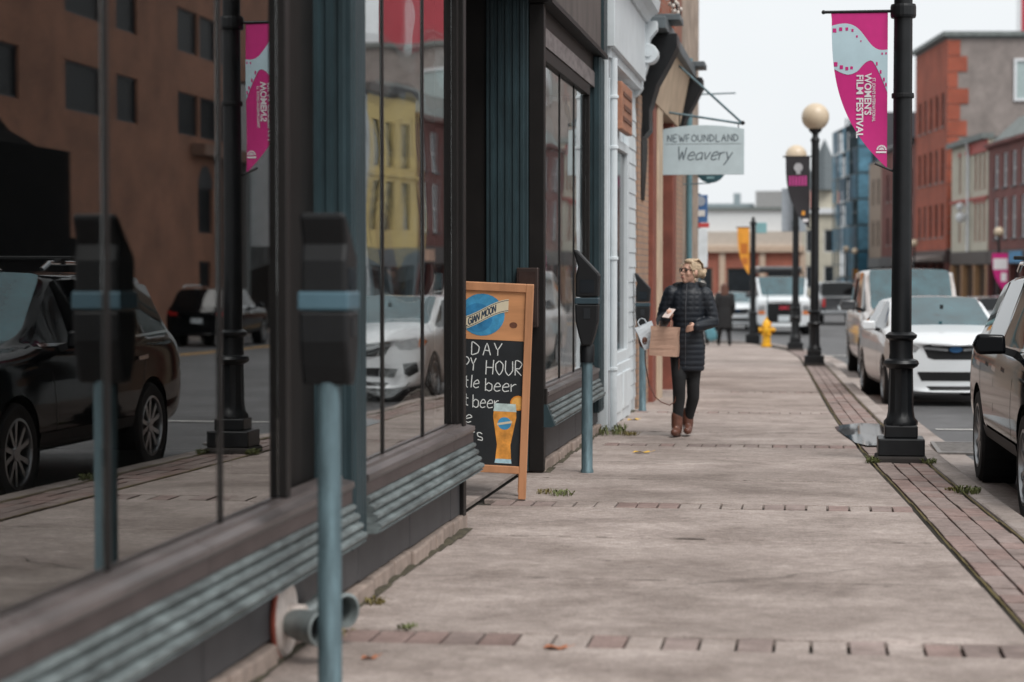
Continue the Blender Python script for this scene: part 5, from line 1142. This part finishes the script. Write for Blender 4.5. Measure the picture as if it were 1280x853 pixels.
for s in (1, -1):
    P(MB().path([(s * .6, -.15, 1.70), (s * .6, .0, 1.755), (s * .59, 1.5, 1.75), (s * .58, 1.75, 1.69)], .018, 8), 'roof_rail', m_chrome, suv, smooth=True)
for y in (.25, 1.1): P(MB().box(-.7, .7, y - .04, y + .04, 1.78, 1.81).box(-.62, -.56, y - .05, y + .05, 1.74, 1.79).box(.56, .62, y - .05, y + .05, 1.74, 1.79), 'roof_bar', m_plas, suv, bevel=.006)
add_patch(bv, [(.55, 1.0), (.86, 1.06), (.88, .93), (.6, .9)], 'rear', 'tail_light', m_redl, suv, .006, both=True)
# --- light van behind the hatchback
sp = stations(5.1, .97, .25, 1.0, 1.15, 1.22, 1.16, 1.98, -1.5, -.75, .1, 1.4, 2.25, 2.48, .72, ztb=1.2)
van, bv = car('parked_van', 'pale tall van parked behind the white hatchback', 'van', sp, .97, m_psilver, (1.72, 37.0 + 2.5, gz(39) - .125), HEAD + R(1), (-1.65, 1.45), .35, sweep=.24, group='cars parked along the near kerb')
add_patch(bv, [(.55, .95), (.7, 1.03), (.9, 1.06), (.9, .92), (.7, .88)], 'front', 'headlight', m_lamp, van, .006, both=True); add_patch(bv, [(-.5, .9), (.5, .9), (.42, .6), (-.42, .6)], 'front', 'grille', m_plas, van, .005)
mirror(van, .96, -1.05, 1.3, m_pdark, 1.35)
for pl in strip([(-1.2, 1.15), (-1.1, .4)], .012) + strip([(.12, 1.15), (.12, .4)], .012) + strip([(1.5, 1.15), (1.4, .4)], .012): add_patch(bv, pl, 'left', 'door_seam', m_plas, van, .002, 2, both=True)
# --- white work van with roof rack, dark front
sp = stations(5.4, 1.0, .3, 1.22, 1.34, 1.4, 1.32, 2.08, -1.95, -1.45, -.5, 1.3, 2.5, 2.66, .84, ztb=1.3, nose=.92)
gv, bv = car('work_van', 'white work van with black front and loaded roof rack', 'van', sp, 1.0, m_pwhite, (-1.2, 74 + 2.7, gz(76) - .125), R(5), (-1.8, 1.7), .37, sweep=.12)
add_patch(bv, [(-.93, 1.14), (.93, 1.14), (.93, .45), (-.93, .45)], 'front', 'dark_front', m_plas, gv, .008, 4)
add_patch(bv, [(.66, 1.06), (.9, 1.06), (.9, .88), (.66, .88)], 'front', 'headlight', m_lamp, gv, .02, both=True); add_patch(bv, [(.66, .86), (.9, .86), (.9, .74), (.66, .74)], 'front', 'turn_signal', m_amber, gv, .02, both=True)
me = textmesh('GMC', .17, .004, .003); me.transform(Matrix.Translation((0, -2.76, .97)) @ Matrix.Rotation(pi / 2, 4, 'X')); link('badge', me, M('badge_red', (.55, .03, .06), .4), gv)
plate(bv, gv, .6, 'front', m_plate, .2, .11); mirror(gv, 1.0, -1.5, 1.4, m_pdark, 1.3)
P(MB().box(-.8, .8, -1.2, 2.2, 2.2, 2.26), 'roof_rack', m_plas, gv); b = MB()
for y in (-1.1, .4, 2.0): b.box(-.82, -.78, y, y + .05, 2.0, 2.2).box(.78, .82, y, y + .05, 2.0, 2.2)
P(b, 'rack_leg', m_plas, gv)
P(MB().box(-.78, .75, -1.15, 1.9, 2.262, 2.44), 'rack_load', m_pdark, gv, bevel=.06)
# --- dark pickup driving away
sp = stations(5.6, 1.0, .42, 1.1, 1.22, 1.3, 1.25, 1.88, -1.2, -.55, .2, .75, 1.05, 1.15, .7, ztb=1.3, tail=-.02)
pk, bv = car('pickup_truck', 'dark pickup truck seen down the street beside the work van', 'truck', sp, 1.0, m_pdark, (1.0, 93, gz(93) - .125), R(6) + pi, (-1.75, 1.75), .4)
add_patch(bv, [(-.16, .85), (.16, .85), (.16, .7), (-.16, .7)], 'rear', 'number_plate', m_plate, pk, .01, 1); add_patch(bv, [(.72, 1.15), (.84, 1.15), (.84, .8), (.72, .8)], 'rear', 'tail_light', m_redl, pk, .01, both=True)
P(MB().box(-.95, .95, 2.72, 2.84, .5, .62), 'rear_bumper', m_chrome, pk, bevel=.02)
def recolour(root, mat, old):
    for ch in root.children_recursive:
        if ch.type == 'MESH' and ch.material_slots and ch.material_slots[0].material == old:
            ch.material_slots[0].link = 'OBJECT'; ch.material_slots[0].material = mat
# --- more cars, copies in other paint
m_pgrey = M('paint_grey', (.2, .21, .22), .3, .3, var=0, coat=1.)
for loc, rz, pm, lb, src, old in (((-3.05, 82, gz(82) - .125), R(7), None, 'white car parked behind the work van', hatch, m_pwhite), ((4.9, 60, gz(60) - .125), R(4) + pi, m_pgrey, 'grey car in the far lane past the pale van', hatch, m_pwhite),
        ((6.4, 69, gz(69) - .125), R(6) + pi, m_pdark, 'dark car in the far lane behind the grey one', hatch, m_pwhite),
        ((12.9, 59, gz(59) - .125), pi, None, 'dark crossover driving away, mirrored in the shop window', suv, m_pblack)):
    c = copy_tree(src); c.location = loc; c.rotation_euler.z = rz; c['label'] = lb; c['group'] = 'cars further along the street'
    if pm: recolour(c, pm, old)
    if src is suv:
        for ch in [q for q in c.children_recursive if q.name.startswith('roof_bar')]: bpy.data.objects.remove(ch)
        P(MB().box(-.5, .5, 2.36, 2.40, .93, .98), 'chrome_strip', m_chrome, c); P(MB().box(-.16, .16, 2.38, 2.42, .7, .85), 'number_plate', m_plate, c)
# ================================================================== PEOPLE
m_skin = M('skin', (.58, .34, .25), .55, var=.08, scale=12); m_navy = M('navy_quilt', (.005, .0085, .015), .55, var=.25, scale=7); m_blackc = M('black_cloth', (.008, .008, .009), .8, var=.2, scale=12)
m_boot = M('brown_leather', (.12, .045, .028), .45, var=.3, scale=14); m_blond = M('blond_hair', (.5, .375, .25), .6, var=.4, scale=22, stretch=(1, 1, 3), bump=.4, bscale=70)
def cap(b, p0, p1, r0, r1, n=14):
    b.cyl(p0, p1, r0, r1, n, False); b.ball(p0, r0, n, 8); b.ball(p1, r1, n, 8); return b
def chain_(b, pts):
    for (p, r), (q, s) in zip(pts, pts[1:]): cap(b, p, q, r, s)
    return b
def hand(b, wrist, d, side, curl, thumb, s=1.):
    """palm and five fingers; d = pointing direction, side = across the knuckles, curl = bending axis direction the tips go to"""
    w_, d, sd, c = Vector(wrist), Vector(d).normalized(), Vector(side).normalized(), Vector(curl).normalized()
    for k in range(4): cap(b, w_ + sd * (.012 * (k - 1.5)) * s, w_ + (d * .075 + sd * (.019 * (k - 1.5))) * s, .013 * s, .011 * s, 10)
    ln = (.062, .07, .066, .052)
    for k in range(4):
        p = w_ + (d * .08 + sd * (.0195 * (k - 1.5))) * s; l = ln[k] * s
        q = p + (d * .75 + c * .65).normalized() * l * .5; r_ = q + (d * .05 + c).normalized() * l * .38; u = r_ + (c * .8 - d * .6).normalized() * l * .3
        chain_(b, [(p, .0095 * s), (q, .0088 * s), (r_, .008 * s), (u, .007 * s)])
    tp = w_ + (d * .025 - sd * .022 * thumb) * s; t2 = tp + (d * .6 - sd * .6 * thumb + c * .4).normalized() * .035 * s; t3 = t2 + (d * .6 + c * .7).normalized() * .03 * s
    chain_(b, [(tp, .0125 * s), (t2, .0105 * s), (t3, .0085 * s)])
def head(b, c, yaw, pitch, s=1.):
    """skull, jaw, nose, brow, ears; faces -y before the turn"""
    h = MB(); h.ball((0, .012, .03), (.073, .092, .088), 24, 16); h.ball((0, -.018, -.035), (.056, .068, .075), 20, 14); cap(h, (0, -.06, -.085), (0, -.05, -.09), .026, .026)
    cap(h, (0, -.083, .012), (0, -.104, -.022), .010, .0135); cap(h, (-.012, -.094, -.026), (.012, -.094, -.026), .009, .009)
    cap(h, (-.035, -.07, .03), (.035, -.07, .03), .014, .014); cap(h, (-.018, -.085, -.052), (.018, -.085, -.052), .0085, .0085); cap(h, (-.016, -.082, -.063), (.016, -.082, -.063), .009, .009)
    for q in (-1, 1): h.ball((q * .074, .012, -.005), (.012, .022, .032), 10, 8); h.ball((q * .042, -.052, -.02), (.024, .025, .028), 10, 8)
    m = Matrix.Translation(c) @ Matrix.Rotation(yaw, 4, 'Z') @ Matrix.Rotation(pitch, 4, 'X') @ Matrix.Scale(s, 4)
    h.xf(m); b.add(h.v, h.f); return m
def rings(b, rows, n=28):
    vs = []
    for (cx, cy, z, rx, ry) in rows:
        for k in range(n):
            a = 2 * pi * k / n; e = .85; ca, sa = cos(a), sin(a)
            vs.append((cx + rx * math.copysign(abs(ca) ** e, ca), cy + ry * math.copysign(abs(sa) ** e, sa), z))
    fs = [(i * n + k, i * n + (k + 1) % n, (i + 1) * n + (k + 1) % n, (i + 1) * n + k) for i in range(len(rows) - 1) for k in range(n)]
    fs += [tuple(range(n - 1, -1, -1)), tuple((len(rows) - 1) * n + k for k in range(n))]
    return b.add(vs, fs)
def quilt(me, amp, pitch_, z0=0., vert=0.):
    me.update(); co = [v.co.copy() for v in me.vertices]; no = [v.normal.copy() for v in me.vertices]
    for v, c, n in zip(me.vertices, co, no):
        s = abs(sin(pi * (c.z - z0) / pitch_)) ** .6
        if vert and c.z > vert: s = min(s, abs(sin(pi * (c.x + .02) / .065)) ** .6)
        v.co = c + n * amp * (s - .6)
    return me
Wm = thing('person', 'woman in navy quilted coat, black leggings and brown boots carrying paper bags', 'person', (-1.225, 19.98, gz(19.98)))
# joints (x right, -y towards the camera)
hipL, hipR = Vector((-.035, .01, .86)), Vector((.125, .01, .86)); kL, kR = Vector((-.03, -.07, .48)), Vector((.1, .02, .49)); aL, aR = Vector((-.05, -.05, .10)), Vector((.045, .10, .12))
shL, shR = Vector((-.125, .0, 1.375)), Vector((.225, .0, 1.36)); eL, eR = Vector((-.195, .02, 1.105)), Vector((.285, .0, 1.10)); wL, wR = Vector((-.15, -.2, 1.135)), Vector((.145, -.2, 1.055))
nk = Vector((.055, .0, 1.41)); hc = Vector((.07, -.025, 1.575))
b = MB(); rings(b, [(.045, 0, .82, .13, .1), (.045, 0, .92, .155, .115), (.045, 0, 1.08, .125, .095), (.05, 0, 1.25, .15, .1), (.05, 0, 1.36, .14, .085), (.055, 0, 1.41, .07, .06)])
chain_(b, [(hipL, .075), (kL, .045), (aL, .026)]); chain_(b, [(hipR, .075), (kR, .045), (aR, .026)])
cap(b, aL, (-.06, -.15, .05), .026, .022); cap(b, aR, (.05, .02, .06), .026, .022)
chain_(b, [(shL, .05), (eL, .038), (wL, .026)]); chain_(b, [(shR, .05), (eR, .038), (wR, .026)]); cap(b, nk, hc + Vector((.0, .01, -.07)), .05, .045)
HM = head(b, hc, R(-48), R(-4), 1.0)
hand(b, wL, (.5, -.75, .25), (.8, .5, -.1), (-.1, -.1, .95), -1, .95); hand(b, wR, (-.75, -.55, -.15), (.1, -.3, .95), (-.2, .75, -.1), -1, .95)
body = link('body', remesh(b, .0075, 3), m_skin, Wm, smooth='all')
# leggings and boots
b = MB(); chain_(b, [(hipL, .095), (kL + Vector((0, .005, .1)), .073), (kL, .064), (kL + Vector((0, .02, -.12)), .061), (aL + Vector((0, .004, .02)), .046)]); chain_(b, [(hipR, .095), (kR + Vector((0, .005, .1)), .073), (kR, .064), (kR + Vector((0, .02, -.12)), .061), (aR + Vector((0, .004, .02)), .046)])
link('leggings', remesh(b, .012, 3), m_blackc, body, smooth='all')
for a, tip, sl in ((aL, Vector((-.066, -.2, .048)), -.005), (aR, Vector((.052, -.06, .055)), .014)):
    b = MB(); chain_(b, [(a + Vector((0, .004, .1)), .056), (a, .055), (Vector((a.x, a.y + .015, sl + .055)), .047)]); chain_(b, [(Vector((a.x, a.y, sl + .055)), .047), (tip.lerp(a, .35) * 1 + Vector((0, 0, -.02)), .043), (tip, .036)])
    b.box(a.x - .035, a.x + .035, a.y - .02, a.y + .06, sl, sl + .03)
    bo = link('boot', remesh(b, .009, 3), m_boot, body, smooth='all')
# quilted coat with stand collar and hood
b = MB(); rings(b, [(.055, .01, .625, .148, .13), (.055, .01, .70, .155, .135), (.052, .005, .85, .162, .135), (.05, 0, 1.0, .145, .122), (.05, 0, 1.08, .142, .12), (.05, 0, 1.2, .163, .127), (.05, 0, 1.30, .17, .123), (.05, 0, 1.37, .165, .11), (.055, 0, 1.42, .1, .085), (.058, -.002, 1.475, .088, .082)], 32)
chain_(b, [(shL + Vector((.02, 0, -.01)), .085), (shL.lerp(eL, .5), .073), (eL, .064), (wL, .05)]); chain_(b, [(shR + Vector((-.02, 0, -.01)), .085), (shR.lerp(eR, .5), .073), (eR, .064), (wR, .05)])
coat = link('coat', quilt(remesh(b, .011, 3), .007, .052, .0, 1.2), m_navy, body, smooth='all')
b = MB()
for k in range(9):
    a = pi * k / 8; b.ball((.06 + .125 * cos(a), .02 + .085 * sin(a), 1.435 + .012 * sin(a)), (.045, .045, .04), 12, 8)
link('hood', remesh(b, .011, 4), m_blackc, body, smooth='all')
P(MB().path([(.035, -.118, .66), (.035, -.142, .85), (.035, -.128, 1.05), (.035, -.14, 1.25), (.04, -.11, 1.38), (.045, -.09, 1.46)], .0035, 6), 'zip', M('zip_metal', (.12, .12, .13), .4, .6, var=0), coat)
# hair: cap swept back to a bun, loose strands
b = MB(); hh = MB(); hh.ball((0, .034, .046), (.078, .086, .084), 24, 16); hh.ball((.012, -.03, .098), (.055, .045, .026), 16, 10); hh.ball((-.066, .0, .05), (.016, .045, .055), 12, 8); hh.ball((.066, .0, .05), (.016, .045, .055), 12, 8)
hh.ball((.0, .085, .01), (.062, .05, .065), 14, 10); hh.ball((0, .135, .0), (.05, .046, .048), 14, 10)
for q in range(9): hh.ball((.035 * cos(q * .7), .14 + .02 * sin(q * 1.9), .0 + .035 * sin(q * .7)), .022, 8, 6)
hh.xf(HM); b.add(hh.v, hh.f); hair = link('hair', remesh(b, .0075, 2), m_blond, body, smooth='all')
s_ = MB()
for q in range(16):
    x = -.075 + .01 * q; p = [Vector((x, -.045 + .0016 * (q - 8) ** 2 * .5, .1)), Vector((x * 1.1, .03, .128 - .3 * x * x)), Vector((x * .9, .1, .08)), Vector((x * .35, .14, .03))]
    s_.path([HM @ v for v in p], .0045, 5)
for sx in (-1, 1): s_.path([HM @ Vector(v) for v in ((sx * .062, -.06, .07), (sx * .083, -.03, .0), (sx * .08, .0, -.06), (sx * .07, .01, -.1))], .006, 6)
P(s_, 'strands', m_blond, hair, smooth='all')
g = MB()
for sx in (-1, 1):
    pts = [Vector((sx * (.034 + .027 * cos(a * pi / 8)), -.094 + .012 * cos(a * pi / 8), .012 + .02 * sin(a * pi / 8))) for a in range(17)]
    g.path([HM @ p for p in pts], .0032, 5); g.path([HM @ Vector(p) for p in ((sx * .062, -.082, .016), (sx * .078, .0, .012))], .003, 5)
g.path([HM @ Vector((-.008, -.105, .016)), HM @ Vector((.008, -.105, .016))], .003, 5)
P(g, 'glasses', m_plas, body)
for sx in (-1, 1): P(MB().ball((sx * .033, -.079, .012), (.014, .008, .009), 10, 6).xf(HM), 'eye', M('eye_dark', (.05, .035, .03), .2, var=0), body, smooth='all')
P(MB().ball((0, -.092, -.057), (.021, .006, .008), 10, 6).xf(HM), 'lips', M('lips', (.45, .16, .14), .5, var=0), body, smooth='all')
# what she holds
def wpt(v): return Vector(Wm.location) + Vector(v)
t = thing('phone', 'pale phone held up in the woman\'s hand', 'phone', wpt((-.115, -.285, 1.185)), R(-20)); t.rotation_euler = (R(-55), R(8), R(-25))
P(MB().box(-.036, .036, -.004, .004, -.072, .072), 'case', M('phone_case', (.6, .5, .46), .4), t, bevel=.003); P(MB().box(-.033, .033, .0042, .0055, -.068, .068), 'screen', m_pane, t)
def paper_bag(label, x0, x1, z0, z1, y, d, mat, rot, hnd):
    t = thing('paper_bag', label, 'bag', wpt(((x0 + x1) / 2, y, z0))); t.rotation_euler = rot; w_ = (x1 - x0) / 2; h = z1 - z0
    q = d / 2; b = MB(); n = 8; vs = []
    for i in range(n + 1):
        s = i / n; sw = 1 + .03 * sin(7 * s); qq = q * (1 - .25 * s)
        vs += [(-w_ * sw, -qq, h * s), (0, -qq - .006 * sin(9 * s + 1), h * s + .003 * sin(5 * s)), (w_ * sw, -qq, h * s), (w_ * sw * .985, 0 + .0, h * s), (w_ * sw, qq, h * s), (0, qq, h * s), (-w_ * sw, qq, h * s), (-w_ * sw * .985, 0, h * s)]
    b.add(vs, [(i * 8 + k, i * 8 + (k + 1) % 8, (i + 1) * 8 + (k + 1) % 8, (i + 1) * 8 + k) for i in range(n) for k in range(8)] + [tuple(range(7, -1, -1))])
    o = P(b, 'bag_body', mat, t); so_ = o.modifiers.new('s', 'SOLIDIFY'); so_.thickness = .002
    P(MB().box(-w_ * .9, w_ * .9, -q - .0065, -q - .004, h * .28, h * .29), 'fold', mat, t)
    for yy in (-q * .75, q * .75): P(MB().path([(-w_ * .45, yy, h - .01), (-w_ * .4, yy * .4, h + hnd * .7), (-w_ * .1, 0, h + hnd), (w_ * .15, 0, h + hnd), (w_ * .4, yy * .4, h + hnd * .7), (w_ * .45, yy, h - .01)], .004, 6), 'handle', mat, t)
    return t
paper_bag('brown paper bag hanging from the woman\'s forearm', -.30, -.035, .775, 1.055, -.16, .12, M('kraft_paper', (.48, .3, .22), .8, var=.12, scale=10), (0, R(3), R(-8)), .075)
paper_bag('white paper bag tucked behind the brown one', -.375, -.2, .86, 1.09, -.03, .08, M('white_paper', (.62, .66, .7), .7, var=.06), (0, R(-24), R(12)), .06)
t = thing('strap', 'dark leather strap looping down below the bags', 'strap', wpt((-.3, -.05, .3)))
P(MB().path([(-.06, 0, .62), (-.055, 0, .4), (-.02, -.0, .2), (.04, -.02, .08), (.1, -.03, .03), (.18, -.04, .0), (.23, -.05, .03), (.265, -.06, .2), (.275, -.08, .45)], .005, 7), 'strap_loop', m_boot, t, smooth=True)
P(MB().ball((-.07, .0, .61), (.05, .04, .07), 12, 8), 'pouch', m_boot, t, smooth='all')
# --- pedestrians further off
def walker(label, loc, coatm, hairm, hscale=1., long=True, rz=0., cap_=None):
    t = thing('person', label, 'person', loc, rz); b = MB()
    H1, H2 = Vector((-.09, 0, .85)), Vector((.09, 0, .85)); k1, k2 = Vector((-.11, -.05, .47)), Vector((.12, .06, .47)); a1, a2 = Vector((-.14, .08, .09)), Vector((.16, -.12, .09))
    chain_(b, [(H1, .09), (k1, .06), (a1, .04)]); chain_(b, [(H2, .09), (k2, .06), (a2, .04)]); cap(b, a1, a1 + Vector((0, -.13, -.05)), .04, .035); cap(b, a2, a2 + Vector((0, -.13, -.05)), .04, .035)
    rings(b, [(0, 0, .8, .15, .11), (0, 0, 1.05, .14, .1), (0, 0, 1.3, .17, .11), (0, 0, 1.4, .08, .07)]); s1, s2, e1, e2, w1, w2 = Vector((-.17, 0, 1.34)), Vector((.17, 0, 1.34)), Vector((-.23, .02, 1.08)), Vector((.23, .02, 1.08)), Vector((-.2, -.1, .87)), Vector((.21, -.08, .86))
    chain_(b, [(s1, .05), (e1, .04), (w1, .028)]); chain_(b, [(s2, .05), (e2, .04), (w2, .028)]); cap(b, (0, 0, 1.38), (0, -.01, 1.48), .05, .045); hm = head(b, Vector((0, -.02, 1.54)), 0, 0)
    hand(b, w1, (0, -.25, -.95), (0, .9, .1), (.5, -.6, .0), 1); hand(b, w2, (0, -.25, -.95), (0, .9, .1), (-.5, -.6, 0), 1)
    body = link('body', remesh(b, .011, 3), m_skin, t, smooth='all')
    b = MB(); rings(b, [(0, 0, .48, .22, .17), (0, 0, .85, .2, .15), (0, 0, 1.05, .18, .13), (0, 0, 1.3, .2, .13), (0, 0, 1.39, .13, .1), (0, 0, 1.45, .085, .08)])
    chain_(b, [(s1, .085), (e1, .07), (w1, .05)]); chain_(b, [(s2, .085), (e2, .07), (w2, .05)]); link('coat', remesh(b, .016, 3), coatm, body, smooth='all')
    b = MB(); chain_(b, [(H1, .1), (k1, .072), (a1 + Vector((0, 0, .02)), .052)]); chain_(b, [(H2, .1), (k2, .072), (a2 + Vector((0, 0, .02)), .052)])
    for a in (a1, a2): chain_(b, [(a, .05), (a + Vector((0, -.14, -.042)), .043)])
    link('trousers', remesh(b, .016, 2), m_blackc, body, smooth='all')
    b = MB(); b.ball((0, .03, .04), (.088, .1, .1), 18, 12); b.ball((0, .07, -.04), (.085, .06, .12), 16, 10)
    if long: b.ball((0, .075, -.15), (.11, .06, .17), 16, 10); b.ball((-.075, .02, -.06), (.035, .06, .14), 12, 8); b.ball((.075, .02, -.06), (.035, .06, .14), 12, 8)
    b.xf(hm); link('hair', remesh(b, .012, 2), hairm, body, smooth='all')
    t.scale = (hscale,) * 3; return t
walker('pedestrian in long dark coat with reddish brown hair walking away', (-2.3, 55.6, gz(55.6)), m_blackc, M('auburn_hair', (.1, .04, .025), .6, var=.35, scale=20), 1.0, True, pi)
wp = walker('pedestrian in dark coat mostly hidden behind the woman', (-2.95, 56.6, gz(56.6)), M('charcoal_coat', (.02, .02, .023), .8), M('grey_hair', (.4, .37, .34), .7), 1.04, False, pi)
t = thing('carrier_bag', 'light blue carrier bag swinging beside the far pedestrians', 'bag', (-2.66, 56.2, gz(56.2) + .12)); t.rotation_euler = (0, R(-14), 0)
b = MB(); rings(b, [(0.05, 0, 0, .09, .05), (.04, 0, .12, .14, .08), (.02, 0, .35, .12, .07), (0, 0, .6, .07, .04), (0, 0, .85, .03, .02)], 16); P(b, 'bag_body', M('light_blue_plastic', (.2, .5, .6), .5, var=.15, scale=5), t, smooth='all')
P(MB().path([(-.02, 0, .84), (0, 0, .98), (.02, 0, .84)], .008, 6), 'handle', MATS['light_blue_plastic'], t)
